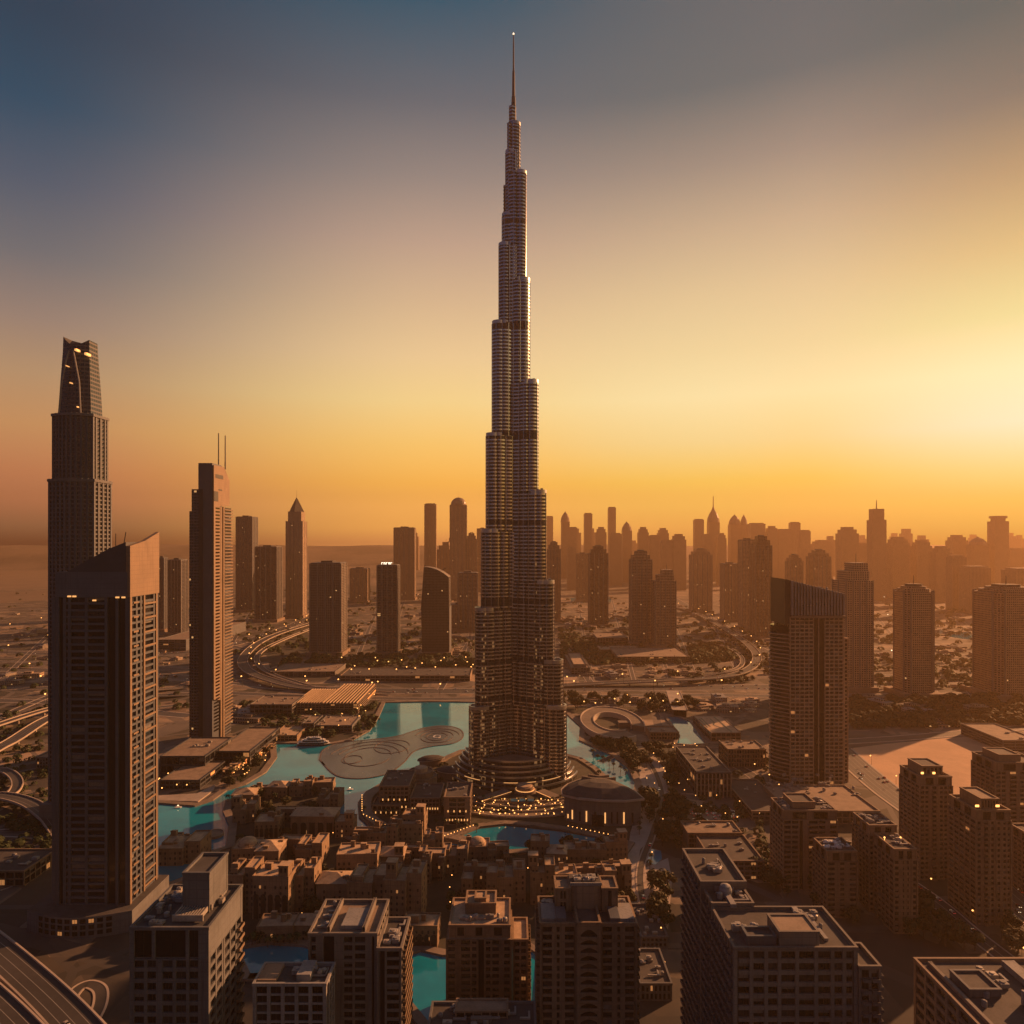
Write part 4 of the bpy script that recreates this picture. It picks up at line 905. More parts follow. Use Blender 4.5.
b, hw = resi('apartment_tower', 'wide sandstone apartment tower with a raised roof block behind the dark podium roofs', 770, 838, 812, 890, 13, [('w', .8), ('w', .8), ('d', .5), ('s', .5), ('b', 1.1), ('w', .8), ('s', .4), ('w', .8)], mat='brownwall')
b.block(-hw + 10, hw - 14, -6, 12, b_z := zat(812, gd(890)) + .1, b_z + 4, mat='brownwall', parapet=1, name='roof_pavilion'); b.plant(-hw + 1, -hw + 9, -11, 11, b_z, 14); b.plant(hw - 12, hw - 2, -11, 11, b_z, 9); b.finish()
b, hw = resi('apartment_tower', 'small square sandstone tower with white plant on its roof, lowest of the right hand towers', 812, 858, 853, 918, 11.5, [('w', 1), ('s', .5), ('w', .7), ('s', .5), ('w', 1)]); zz = zat(853, gd(918)); b.plant(-hw + 1, hw - 1, -9, 9, zz + .1, 21, 2.2, 'white'); b.finish()
b, hw = resi('apartment_tower', 'sandstone tower with two small roof lights standing in front of its darker twin', 873, 918, 851, 934, 13, [('w', 1), ('s', .6), ('w', .6), ('s', .4), ('w', .6), ('s', .6), ('w', 1)], lit=.008); zz = zat(851, gd(934)); b.plant(-hw + 1, hw - 1, -9, 9, zz + .1, 9)
for q in (-6, 5): mb = MB(); mb.lathe([(.2, zz), (.2, zz + 2.2), (.7, zz + 2.4), (.1, zz + 3.2)], 8, q, 2); b.part('roof_lamp', mb, ['lamp'])
b.finish()
b, hw = resi('apartment_tower', 'darker twin tower half hidden behind the sandstone tower with roof lights', 852, 898, 827, 912, 12, SF, mat='brownwall'); zz = zat(827, gd(912)); b.plant(-hw + 1, hw - 1, -9, 9, zz + .1, 16); b.finish()
b, hw = resi('apartment_tower', 'brown tower with a stepped dark cap at the corner of the sandy lot', 899, 953, 778, 880, 14, [('w', .8), ('w', .8), ('s', .5), ('b', 1), ('s', .4), ('w', .8), ('w', .8), ('w', .8)], mat='brownwall'); zz = zat(778, gd(880))
b.block(-hw + 5, hw - 5, -9, 10, zz + .1, zz + 7, 6, {'F': W_(5)}, 'brownwall', 'roofdark', .8, 2, .5, .8, name='roof_pavilion')
for q in (-8, 1): mb = MB(); mb.box(q - 1, q + 1, -9.6, -9.2, zz + 1.5, zz + 3); b.part('roof_lamp', mb, ['lamp'])
b.finish()
b, hw = resi('apartment_tower', 'broad sandstone tower with a lit rooftop pavilion near the right edge', 948, 1012, 812, 925, 15, [('w', .8), ('s', .4), ('b', 1), ('s', .3), ('w', .8), ('d', .4), ('w', .8), ('s', .3), ('w', .8), ('w', .8)], mat='sand'); zz = zat(812, gd(925))
b.block(-hw + 6, hw - 6, -11, 11, zz + .1, zz + 7, 6, {'F': W_(6)}, 'sand', 'rooftan', .8, 2, .5, .8, name='roof_pavilion')
for q in (-9, 5): mb = MB(); mb.box(q - 1.2, q + 1.2, -11.5, -11.1, zz + 2, zz + 3.4); b.part('roof_lamp', mb, ['lamp'])
b.finish()
b, hw = resi('apartment_tower', 'brown tower with recessed flat roof, behind the broad sandstone tower at the right edge', 971, 1044, 764, 855, 15, SF + SF[:3], mat='brownwall'); zz = zat(764, gd(855)); b.block(-hw + 8, 6, -8, 12, zz + .1, zz + 5, mat='brownwall', parapet=.8, name='roof_pavilion'); b.finish()
b, hw = resi('apartment_tower', 'dark sandstone tower mostly hidden between the broad tower and the right edge', 1008, 1050, 838, 900, 12, SF, mat='brownwall'); b.finish()

# ---- right: tall slatted crown tower
d0 = 731.0; X = lambda p: gx(p + 5, d0); cx = X(806); q = lambda p: X(p) - cx
b = Bld('office_tower', 'tall dark tower with a slatted slanting crown standing at the right', cx, d0 + 22, 'tower', lit=.012); zb = zat(617, d0); hd = 22
b.block(q(785), q(839), -hd, hd, 0, zb, 4.2, {'F': [('w', .8)] * 5 + [('d', .9), ('d', 1.1)] + [('w', .8)] * 4, 'L': W_(7), 'R': W_(8), 'B': W_(9)}, 'sandroof', 'roofdark', .8, 1.3, .8, 0)
b.block(q(839) + .3, q(847), -hd + 8, hd - 2, 0, zat(640, d0), 4.2, {'F': W_(2), 'R': W_(5)}, 'sandroof', 'roofdark', .8, 1.3, .7, 1)
for k in range(47):
    z = 4 + k * 4.2
    if z > zat(635, d0): break
    mb = MB(); mb.prism([(q(785) - .2, -hd + 2), (q(785) - .2, hd - 4)] + [(q(785) - .2 - 14 * math.sin(math.pi * j / 12), hd - 4 - (2 * hd - 6) * j / 12) for j in range(1, 12)], z, z + 1.2); b.part('curved_balcony', mb, ['sandroof'])
mb = MB(); mb.prism([(q(785) - .1, -hd + 3), (q(785) - .1, hd - 5)] + [(q(785) - .1 - 12.6 * math.sin(math.pi * j / 12), hd - 5 - (2 * hd - 8) * j / 12) for j in range(1, 12)], 0, zat(627, d0)); b.part('curved_wall', mb, ['glass'])
mb = MB(); pr = [(q(780), zat(625, d0)), (q(839), zat(616, d0)), (q(839), zat(594, d0)), (q(790), zat(582, d0)), (q(780), zat(579, d0))]
for y in (-hd + .6, hd - 3): mb.v += [(x, y, z) for x, z in pr]
mb.f += [(0, 1, 2, 3, 4), (9, 8, 7, 6, 5)] + [(k, 5 + k, 5 + (k + 1) % 5, (k + 1) % 5) for k in range(5)]; mb.m += [0] * 7
o = b.part('crown', mb, ['black'])
for k in range(18):
    px_ = 786.6 + k * 3; zt = zat(581.5 + (px_ - 790) * .247, d0); mb = MB(); mb.box(q(px_) - .75, q(px_) + .75, -hd - 3.2, -hd + .5, zat(615, d0), zt); mb.build('slat', ['palegrey'], o)
mb = MB(); mb.box(q(786), q(839), -hd - 3.6, -hd + .6, zat(618, d0), zat(615.5, d0)); mb.build('ledge', ['sunclad'], o)
mb = MB(); mb.box(q(795), q(825), -hd - 2.3, -hd - 1.8, zat(606, d0), zat(604.5, d0)); mb.build('slot', ['black'], o)
b.plant(q(792), q(830), -8, 12, zat(592, d0), 16, 4); b.finish()
b = Bld('podium_building', 'broad flat podium roofs at the foot of the slatted crown tower', *G(815, 800), lit=.012)
LB(b, 790, 880, 812, 786, 11, {'F': W_(12), 'R': W_(6)}, 'brownwall', 'rooftan', fh=5); LB(b, 752, 790, 812, 780, 8, {'F': W_(6), 'L': W_(6)}, 'brownwall', 'roofdark', fh=4); b.plant(-50, 40, -20, 40, 11.1, 46, 3); b.finish()
#@@PART6
# ---- middle distance towers: outline, crown and storeys built, each storey's windows in the wall's own pattern
FM = {}
def fm(wall, glass, fh=3.8, bw=3.6, fz=.6, fx=.7, lit=.004, roof=(.14, .12, .11), vert=0.0):
    k = (wall, glass, fh, bw, fz, fx, lit, vert)
    if k not in FM: FM[k] = facade('tower_facade', wall, glass, fh, bw, fz, fx, lit, roof=roof, vert=vert)
    return FM[k]
STONE, DARK, GLASS, BROWN = (.42, .30, .205), (.09, .09, .10), (.016, .018, .024), (.34, .235, .16)
def ctower(name, label, l, r, ytop, base, style='slab', wall=STONE, glass=(.02, .018, .016), depth=None, group=None, cat='tower', **k):
    """style: slab, crown, dome, spire, step, curve, round, twin"""
    d0 = gd(base); x0, x1 = gx(l, d0), gx(r, d0)
    wd = x1 - x0; D = depth or min(max(wd * .75, 18), 60)
    # the flank that shows beside the front takes its share of the width
    back = d0 + D
    if x1 < 0: x1 = gx(r, back)
    elif x0 > 0: x0 = gx(l, back)
    if x1 - x0 < wd * .45: D *= .4; back = d0 + D; x0, x1 = (gx(l, d0), gx(r, back)) if x1 < 0 else (gx(l, back), gx(r, d0))
    wd = x1 - x0; o = thing(name, label, cat, ((x0 + x1) / 2, d0 + D / 2, 0), 0, group); z = zat(ytop, d0); m = fm(wall, glass, **k); hw, hd = wd / 2, D / 2
    def bx(nm, a, b, c, e, z0, z1, mat=m, par=None): mb = MB(); mb.box(a, b, c, e, z0, z1); return mb.build(nm, [mat], par or o)
    H = z
    if style in ('slab', 'crown', 'step', 'spire', 'dome'):
        zs = {'slab': H - 4, 'crown': H - .09 * H, 'step': H * .86, 'spire': H * .80, 'dome': H - wd * .5}[style]
        s = bx('shaft', -hw, hw, -hd, hd, 0, zs)
        n = 4 if wd > 18 else 2
        for i in range(n + 1):
            x = -hw + wd * i / n; bx('pier', x - wd * .025, x + wd * .025, -hd - .7, -hd + .3, 0, zs + 1, 'tan' if wall is not DARK else 'bluegrey', s)
        for y in (-hd, 0, hd - D * .07): bx('pier', hw - .3, hw + .7, y, y + D * .07, 0, zs + 1, 'tan' if wall is not DARK else 'bluegrey', s); bx('pier', -hw - .7, -hw + .3, y, y + D * .07, 0, zs + 1, 'tan' if wall is not DARK else 'bluegrey', s)
        if style == 'slab':
            bx('crown', -hw * .96, hw * .96, -hd * .96, hd * .96, zs, H - 1.5, 'grey'); bx('plant_room', -hw * .4, hw * .35, -hd * .5, hd * .5, H - 1.5, H + 2.5, 'roofdark')
        elif style == 'crown':
            bx('crown', -hw * .84, hw * .84, -hd * .84, hd * .84, zs, zs + (H - zs) * .55); bx('crown', -hw * .56, hw * .56, -hd * .56, hd * .56, zs + (H - zs) * .55, H); bx('plant_room', -hw * .3, hw * .3, -hd * .3, hd * .3, H, H + 3, 'grey')
        elif style == 'step':
            bx('upper_shaft', -hw * .72, hw * .86, -hd * .8, hd * .8, zs, zs + (H - zs) * .55); bx('upper_shaft', -hw * .2, hw * .8, -hd * .7, hd * .7, zs + (H - zs) * .55, H); mb = MB(); mb.tube([(hw * .3, 0, H), (hw * .3, 0, H + 16)], [.7, .35]); mb.build('mast', ['black'], o)
        elif style == 'dome':
            mb = MB(); mb.lathe([(hw, zs)] + [(hw * math.cos(a), zs + (H - zs) * math.sin(a)) for a in [math.pi / 2 * i / 7 for i in range(1, 7)]] + [(.3, H), (.25, H + wd * .45)], 20); mb.build('dome', [m], o)
        else:
            bx('upper_shaft', -hw * .82, hw * .82, -hd * .82, hd * .82, zs, H * .88); mb = MB(); mb.lathe([(hw * .98, H * .88), (hw * .9, H * .885), (hw * .12, H * .99), (.5, H), (.3, H + .06 * H)], 4); mb.build('spire', ['roofdark'], o)
    elif style == 'round':
        mb = MB(); p = rounded(hw, hd * .6, hd * .4); mb.prism(p, 0, H); mb.build('shaft', [m], o); mb = MB(); mb.prism([(x * .8, y * .8) for x, y in p], H, H + 4); mb.build('plant_room', ['grey'], o)
    elif style == 'curve':
        mb = MB(); zf = lambda t: H - (H * .115) * (t ** 2.1); pr = [(-hw * .92, 0), (hw * .95, 0), (hw, H * .55)] + [(-hw * .8 + 1.78 * hw * t, zf(t)) for t in [1 - i / 10 for i in range(11)]] + [(-hw, H * .55)]
        for y in (-hd, hd): mb.v += [(x, y, zz) for x, zz in pr]
        n = len(pr); mb.f += [tuple(range(n)), tuple(range(2 * n - 1, n - 1, -1))] + [(k2, n + k2, n + (k2 + 1) % n, (k2 + 1) % n) for k2 in range(n)]; mb.m += [0] * (n + 2); mb.build('shaft', [m], o)
        bx('sunlit_edge', hw - .5, hw + .9, -hd - .5, hd, 0, H * .55, 'bluegrey'); mb = MB(); mb.tube([(hw * .4, 0, zf(.62)), (hw * .7, 0, zf(.62) + 5)], .9); mb.build('roof_crane', ['black'], o)
    bx('podium', -hw - 6, hw + 6, -hd - 8, hd + 6, 0, 9, 'brownwall')
    return o
ct = ctower
ct('glass_tower', 'plain dark tower with a sunlit right edge, left of the pointed crown tower', 236, 258, 516, 612, 'slab', DARK, GLASS, lit=.003)
ct('glass_tower', 'squat dark glass block between the plain dark tower and the pointed crown tower', 255, 282.5, 546, 622, 'slab', (.05, .052, .06), (.02, .022, .03), lit=.006)
ct('crowned_tower', 'stone tower with a pyramid crown and needle at the left skyline', 286, 307, 497, 618, 'spire', STONE, (.05, .045, .045), bw=4.2)
ct('office_slab', 'wide dark slab tower with pale vertical piers, nearest of the left skyline', 310, 347, 562, 656, 'slab', (.15, .125, .11), (.035, .032, .032), bw=4.4, lit=.004)
o = ct('office_slab', 'small block with a rooftop sign behind the wide slab tower', 350, 370, 568, 603, 'slab', BROWN)
o2 = ct('glass_tower', 'blue grey glass tower with a white lit roof sign', 377, 400, 564, 656, 'slab', (.09, .095, .105), GLASS, bw=9, fx=.92, lit=.006)
for par, n, s, mat in ((o, 4, 5.5, 'roofdark'), (o2, 5, 5.2, 'lampwhite')):            # rooftop sign strokes, too small in the photo to read
    zt = max((par.matrix_local @ Vector(c.bound_box[6])).z if False else c.data.vertices[6].co.z for c in par.children if c.name.startswith('plant_room')) - 3.5
    fr = link('sign', None, par, (0, 0, 0)); w0 = min(v.co.y for c in par.children if c.name.startswith('shaft') for v in c.data.vertices)
    mb = MB()
    for i in range(n):
        x = -n * s / 2 + i * s
        for a in ((0, .9, 0, s * .9), (.9, s * .7, s * .72, s * .9), (s * .5, s * .7, 0, s * .72))[:2 + (i % 2)]: mb.box(x + a[0], x + a[1], w0 + .5, w0 + 1.1, zt + a[2], zt + a[3])
    mb.build('lettering', ['sign_glow' if mat == 'lampwhite' else mat], par); bpy.data.objects.remove(fr)
ct('curved_tower', 'dark glass tower with a sail shaped curved top left of the tallest tower', 421, 451, 567, 656, 'curve', (.07, .068, .07), (.03, .032, .038), bw=3.2, fh=3.6, fz=.72, fx=.8, lit=.004)
ct('office_slab', 'tall brown slab rising behind the glass tower with the roof sign', 394, 416, 527, 600, 'slab', BROWN)
ct('office_slab', 'narrow tower with a bright rounded top behind the sail topped tower', 424, 437, 504, 590, 'round', BROWN)
ct('domed_tower', 'domed tower with a needle left of the tallest tower', 450, 467, 497, 600, 'dome', STONE)
ct('crowned_tower', 'small tower with a thin mast between the narrow tower and the domed tower', 437, 451, 542, 596, 'step', BROWN)
ct('office_slab', 'brown slab tower touching the left edge of the tallest tower', 466, 477, 533, 600, 'crown', BROWN)
ct('office_slab', 'slender block just left of the tallest tower at mid height', 477, 488, 528, 592, 'slab', BROWN)
ct('office_slab', 'low stepped block in front of the domed tower', 458, 478, 572, 632, 'slab', BROWN)
ct('office_slab', 'short wide block at the foot of the domed tower', 449, 470, 604, 632, 'slab', BROWN)
ct('office_slab', 'dim left block behind the slanted roof tower', 157, 168, 557, 632, 'slab', DARK, GLASS)
ct('office_slab', 'dark block with a scalloped top seen left of the twin mast tower', 168, 188, 559, 636, 'slab', (.06, .062, .075), GLASS)
ct('office_slab', 'brown tower with an open frame top right of the tallest tower', 547, 560.5, 542, 622, 'crown', BROWN)
ct('office_slab', 'pale short tower left of the dark flat topped tower', 576, 589, 553, 602, 'slab', BROWN)
ct('residential_tower', 'dark flat topped tower beyond the avenue right of the tallest tower', 588, 608, 546, 627, 'crown', (.16, .11, .085))
ct('residential_tower', 'left and taller of the pair of brown towers beyond the highway', 629, 652, 551, 646, 'crown', BROWN, lit=.002)
ct('residential_tower', 'right and shorter of the pair of brown towers, with stepped shoulders', 651.5, 676, 570, 649, 'step', BROWN, lit=.002)
ct('residential_tower', 'brown tower with a rounded stepped crown beside the loop road', 689, 712, 549, 613, 'crown', STONE)
ct('residential_tower', 'pale block left of the tall two tone tower', 720, 739, 563, 622, 'slab', STONE)
ct('residential_tower', 'light half of the tall two tone tower', 738, 756, 539, 630, 'slab', STONE)
ct('residential_tower', 'dark half of the tall two tone tower with a stepped top', 750, 772, 536, 640, 'crown', (.17, .115, .085))
ct('residential_tower', 'hazy tower with a dark stripe behind the slatted crown tower', 785, 803, 555, 625, 'crown', BROWN)
ct('residential_tower', 'hazy square tower behind the stepped masted tower', 806, 831, 550, 625, 'crown', BROWN)
ct('residential_tower', 'stepped stone tower with a mast right behind the slatted crown tower', 832, 873, 563, 692, 'step', STONE, bw=4, fx=.6, lit=.002)
def hex_tower(label, l, r, ytop, base, cap):
    d0 = gd(base); x0, x1 = gx(l, d0), gx(r, d0); hw = (x1 - x0) / 2 * .86; o = thing('residential_tower', label, 'tower', (gx((l + r) / 2, d0 + hw), d0 + hw, 0)); z = zat(ytop, d0); m = fm(BROWN, (.02, .018, .016), 3.8, 3.4, .58, .62, .001)
    p = hexrect(hw, hw * .9, hw * .3); mb = MB(); mb.prism(p, 0, z - 9); s = mb.build('shaft', [m], o)
    for k, (x, y) in enumerate(p):
        mb = MB(); mb.lathe([(1.6, 0), (1.6, z - 6)], 8, x, y); mb.build('pier', ['tan'], s)
    for k, (f, a, b_) in enumerate(((.86, z - 9, z - 4), (.66, z - 4, z), (.45, z, z + 4))): mb = MB(); mb.prism([(x * f, y * f) for x, y in p], a, b_); mb.build('crown', [m if k < 2 else MT['roofdark']], o)
    for k in range(6): mb = MB(); a = math.pi * k / 3; mb.box(math.cos(a) * hw * .75 - 2, math.cos(a) * hw * .75 + 2, math.sin(a) * hw * .7 - 2, math.sin(a) * hw * .7 + 2, z - 9, z - 3); mb.build('roof_turret', ['brownwall'], o)
    mb = MB(); mb.tube([(0, 0, z + 4), (0, 0, z + 4 + cap)], [.8, .4]); mb.build('mast', ['black'], o); mb = MB(); mb.box(-hw - 9, hw + 9, -hw - 8, hw + 6, 0, 8); mb.build('podium', ['brownwall'], o)
    return o
hex_tower('octagonal brown tower with a domed cap and mast on the open plain at the right', 896, 931, 587, 698, 14)
hex_tower('broad octagonal tower with a stepped cap at the right picture edge', 978, 1034, 588, 700, 14)

# ---- far skyline, hazy outlines several kilometres off
PL = ['far left', 'centre left', 'centre', 'centre right', 'far right']
FAR = [(488, 497, 540, 575, 'slab', ''), (546, 553, 516, 572, 'slab', 'thin hazy tower beside the right edge of the tallest tower'), (561, 569.5, 512, 578, 'dome', 'hazy bullet shaped tower with a pointed round top'), (569, 577, 527, 578, 'slab', 'hazy block joined to the bullet shaped tower'),
 (567, 576, 547, 590, 'slab', 'hazy short block in front of the bullet shaped tower'), (584, 592, 513, 578, 'slab', 'hazy tall flat topped tower right of the bullet shaped tower'), (596, 606, 527, 580, 'crown', 'hazy tower with a stepped cap left of the thinnest tower'),
 (608, 615.5, 507, 578, 'slab', 'thinnest and tallest hazy slab of the far skyline left of the needle tower'), (609, 621, 533, 585, 'slab', 'hazy broad block below the thinnest slab'), (622, 631.5, 522, 582, 'dome', 'hazy tower with a glinting pointed top'), (638, 648, 527, 582, 'crown', 'hazy tower with a short mast above the pair of brown towers'),
 (649, 659, 535, 585, 'slab', 'hazy plain block right of the short mast tower'), (657.5, 668, 528, 580, 'crown', 'hazy crowned tower behind the plain blocks'), (661, 672, 540, 590, 'slab', 'hazy low block above the right brown tower'), (672, 685, 534, 590, 'crown', 'hazy wide crowned tower left of the slant topped slab'),
 (694, 703, 519, 580, 'slab', 'hazy slant topped slab left of the needle spire tower'), (703, 712, 534, 585, 'slab', 'hazy block at the left foot of the needle spire tower'), (708, 718.5, 508, 580, 'needle', 'hazy needle spire tower, the most pointed of the far skyline'), (717, 725.5, 533, 585, 'crown', 'hazy block at the right foot of the needle spire tower'),
 (729, 740, 515, 580, 'dome', 'hazy peaked tower, left one of the close peaked pair'), (740.5, 747, 515, 580, 'dome', 'hazy thin peaked tower, right one of the close peaked pair'), (749, 763.5, 523, 582, 'slab', 'hazy broad flat tower right of the peaked pair'), (766, 777, 526, 582, 'crown', 'hazy tower with rounded shoulders above the slatted crown tower'),
 (777, 790, 529, 582, 'slab', 'hazy low broad slab joining two skyline towers'), (790, 799, 522, 582, 'slab', 'hazy square tower standing above the broad slab'), (799, 809, 530, 585, 'slab', 'hazy block at the right end of the broad slab group'), (812, 831, 540, 580, 'crown', 'faint wide tower behind the stepped masted tower'),
 (838.5, 855.5, 527, 592, 'crown', 'hazy tower with a domed cap above the stepped masted tower'), (856, 868, 543, 590, 'slab', 'faint low block left of the tallest right hand tower'), (869.5, 883.5, 509, 600, 'spired', 'tallest hazy tower of the right skyline with a short mast'), (889, 906, 537, 598, 'crown', 'hazy tower above the octagonal brown tower, left one'),
 (913.5, 928.5, 540, 598, 'crown', 'hazy tower above the octagonal brown tower, right one'), (933, 948, 546, 602, 'crown', 'hazy short tower in the right skyline gap'), (949, 964, 535, 590, 'crown', 'hazy crowned tower behind the darker square block'), (949, 963, 555, 610, 'slab', 'darker square block in front of the crowned skyline tower'),
 (970, 985.5, 537, 592, 'dome', 'hazy round capped tower left of the tall flanged tower'), (964, 985, 566, 612, 'slab', 'broad low hazy block below the round capped tower'), (991, 1005, 516, 592, 'flange', 'tall hazy tower with a flanged top near the right edge'), (1005, 1030, 548, 588, 'crown', 'faint broad block at the right edge'), (1008, 1036, 568, 615, 'slab', 'low hazy block at the right edge in front of the skyline')]
MT['farwall'] = fm(BROWN, (.06, .05, .045), 4.0, 5.0, .5, .6, 0)
for l, r, yt, base, st, lab in FAR:
    if not lab: continue
    d0 = gd(base); x0, x1 = gx(l, d0), gx(r, d0); wd = x1 - x0; z = zat(yt, d0); o = thing('skyline_tower', lab, 'skyscraper', ((x0 + x1) / 2, d0, 0), 0, 'hazy towers of the far skyline'); hw = wd / 2; D = min(wd * .8, 70) / 2
    def bx(nm, f, a, b_): mb = MB(); mb.box(-hw * f, hw * f, -D * f, D * f, a, b_); mb.build(nm, ['farwall'], o)
    if st == 'slab': bx('shaft', 1, 0, z - 6); bx('crown', .8, z - 6, z)
    elif st == 'crown': bx('shaft', 1, 0, z * .9); bx('crown', .82, z * .9, z * .96); bx('crown', .55, z * .96, z)
    elif st == 'dome': bx('shaft', .98, 0, z * .85); mb = MB(); mb.lathe([(hw * 1.1, z * .85), (hw * .95, z * .91), (hw * .6, z * .96), (hw * .1, z), (hw * .05, z * 1.01)], 12); mb.build('dome', ['farwall'], o)
    elif st == 'spired': bx('shaft', 1, 0, z * .88); bx('upper_shaft', .78, z * .88, z); mb = MB(); mb.tube([(0, 0, z), (0, 0, z + 40)], [3, 1.5]); mb.build('mast', ['farwall'], o)
    elif st == 'flange': bx('shaft', 1, 0, z * .93); bx('upper_shaft', .7, z * .93, z * .97); bx('crown', .85, z * .97, z)
    else: bx('shaft', 1, 0, z * .8); mb = MB(); mb.lathe([(hw * 1.2, z * .8), (hw * 1.1, z * .86), (hw * .75, z * .92), (hw * .35, z * .97), (hw * .1, z * 1.02), (2, z * 1.16)], 12); mb.build('spire', ['farwall'], o)
fr = random.Random(3)
for k in range(30):
    px_ = fr.uniform(395, 480) if k < 6 else fr.uniform(556, 1030); d0 = fr.uniform(5200, 7200); z = zat(fr.uniform(528, 541), d0); hw = fr.uniform(22, 42); o = tag(link('skyline_tower', None, None, (gx(px_, d0), d0, 0)), 'faint distant tower dissolving in the haze behind the skyline', 'skyscraper', 'faintest towers behind the skyline')
    mb = MB(); mb.box(-hw, hw, -30, 30, 0, z * .9); mb.build('shaft', ['farwall'], o); mb = MB(); mb.box(-hw * .7, hw * fr.uniform(.3, .8), -20, 20, z * .9, z); mb.build('crown', ['farwall'], o)
#@@PART7
# ------------------------------------------------------------------ waterfront beside the tallest tower
def TB(): return MB()
b = Bld('hotel_building', 'low dark waterfront hotel with lit facades on the rounded point by the lake', *G(415, 815), lit=.0); b.balmat = 'sand'
def litrow(b, x0, x1, y, z, n, w=1.0, h=2.0, nm='lit_window', mat='strip'):
    for i in range(n):
        x = x0 + (x1 - x0) * (i + .5) / n; mb = MB(); mb.box(x - w / 2, x + w / 2, y - .35, y - .1, z, z + h); b.part(nm, mb, [mat])
r1 = LB(b, 379, 409, 787, 771, 24, {'F': W_(7), 'R': W_(5), 'L': W_(4)}, 'brownwall', 'roofdark', fh=4)
r2 = LB(b, 410, 440, 799, 784, 15, {'F': W_(8), 'R': W_(3)}, 'brownwall', 'roofdark', fh=4)
r3 = LB(b, 444, 470, 798, 783, 25, {'F': [('s', .5), ('w', 1), ('w', 1), ('s', .5)], 'R': W_(5), 'L': W_(4)}, 'brownwall', 'roofdark', fh=4.2)
r4 = LB(b, 372, 400, 806, 797, 9, {'F': W_(6), 'L': W_(3)}, 'brownwall', 'roofdark', fh=4)
for r_, z, n in ((r1, 4, 7), (r1, 11, 5), (r2, 5, 11), (r3, 4, 8), (r3, 12, 4), (r4, 2, 5)): litrow(b, r_[0] + 1, r_[1] - 1, r_[2], z, n, .9, 1.8)
for r_ in (r1, r2, r3): b.plant(r_[0] + 1, r_[1] - 1, r_[2] + 2, r_[3] - 1, r_[4] + .1, 5, 2)
b.finish()
mb = MB(); ln = road_line([(468,848),(440,842),(405,841),(378,832),(362,819),(360,806),(368,795),(388,785)], 6); ribbon(mb, ln, -11, -1, 0, 4.2); tag(mb.build('raised_promenade', ['paving']), kind='structure')
o = thing('round_pavilion', 'round terraced pavilion with a pale roof drum behind the dark waterfront hotel', 'pavilion', (*G(421, 786), 0))
for nm, a, m in (('terrace', [(17, 0), (17, 12), (15.5, 12), (15.5, 11)], 'paving'), ('upper_terrace', [(13, 11), (13, 17), (11.5, 17), (11.5, 16)], 'brownwall'), ('roof_drum', [(7, 16), (7, 20), (6, 20.6), (.5, 20.6)], 'sandroof')):
    mb = MB(); mb.lathe(a, 32); mb.build(nm, [m], o)
for k, (pxx, pyy, rx, ry, rot, lab) in enumerate(((431, 766, 16, 7, .35, 'dark leaf shaped canopy nearest the beige water'), (448, 778, 14, 8, -.7, 'dark leaf shaped canopy between the round pavilion and the tower skirts'), (470, 764, 13, 6, .1, 'dark leaf shaped canopy tucked against the left tower skirt'))):
    o = thing('leaf_canopy', lab, 'canopy', (*G(pxx, pyy), 0), rot); mb = MB(); P = [(rx * math.cos(t), ry * math.sin(t) * (1 - .35 * math.cos(t))) for t in [2 * math.pi * i / 24 for i in range(24)]]
    for f, z in ((1, 8), (.97, 9.2), (.6, 11.5), (.2, 12.5)): mb.v += [(x * f, y * f, z) for x, y in P]
    for a in range(3):
        for i in range(24): j = (i + 1) % 24; mb.f.append((a * 24 + i, a * 24 + j, (a + 1) * 24 + j, (a + 1) * 24 + i)); mb.m.append(0)
    mb.f.append(tuple(72 + i for i in range(24))); mb.m.append(0); mb.build('roof', ['roofdark'], o)
    mb = MB(); mb.prism([(x * .85, y * .85) for x, y in P], 0, 8); mb.build('wall', ['brownwall'], o)
    mb = MB(); ribbon(mb, P + P[:2], -.2, .5, 7.6, 8.3); mb.build('eaves', ['kerb'], o)
# entrance court in front of the tower
court = thing('entrance_court', 'lit stepped entrance court of curved terraces in front of the tallest tower', 'court', (TX + 9, TY, 0)); a0, a1 = math.radians(212), math.radians(328)
for k, (r, z, m) in enumerate(((92, 3.6, 'soil'), (103, 3.0, 'paving'), (112, 2.4, 'soil'), (124, 1.8, 'paving'))):
    mb = MB(); mb.arc(70 if k == 0 else (92, 103, 112)[k - 1] + .1, r, a0 + .04 * k, a1 - .04 * k, 0, z, 50); t = mb.build('terrace', [m], court)
    mb = MB(); mb.arc(r - .5, r + .3, a0 + .04 * k, a1 - .04 * k, z - .6, z + .9, 50); mb.build('edge_wall', ['kerb'], t)
o = thing('round_pavilion', 'small round lit pavilion with stacked rings at the middle of the entrance court', 'pavilion', (*G(525, 795), 0))
for nm, pr, m in (('base_ring', [(11, 0), (11, 6), (9.6, 6)], 'paving'), ('light_ring', [(9.6, 5.6), (9.6, 6.8)], 'strip'), ('upper_ring', [(8.8, 6), (8.8, 9.5), (7.4, 9.6)], 'brownwall'), ('roof', [(7.6, 9.4), (7, 10.6), (.5, 11)], 'sandroof')):
    mb = MB(); mb.lathe(pr, 28, cap=nm in ('roof', 'base_ring')); mb.build(nm, [m], o)
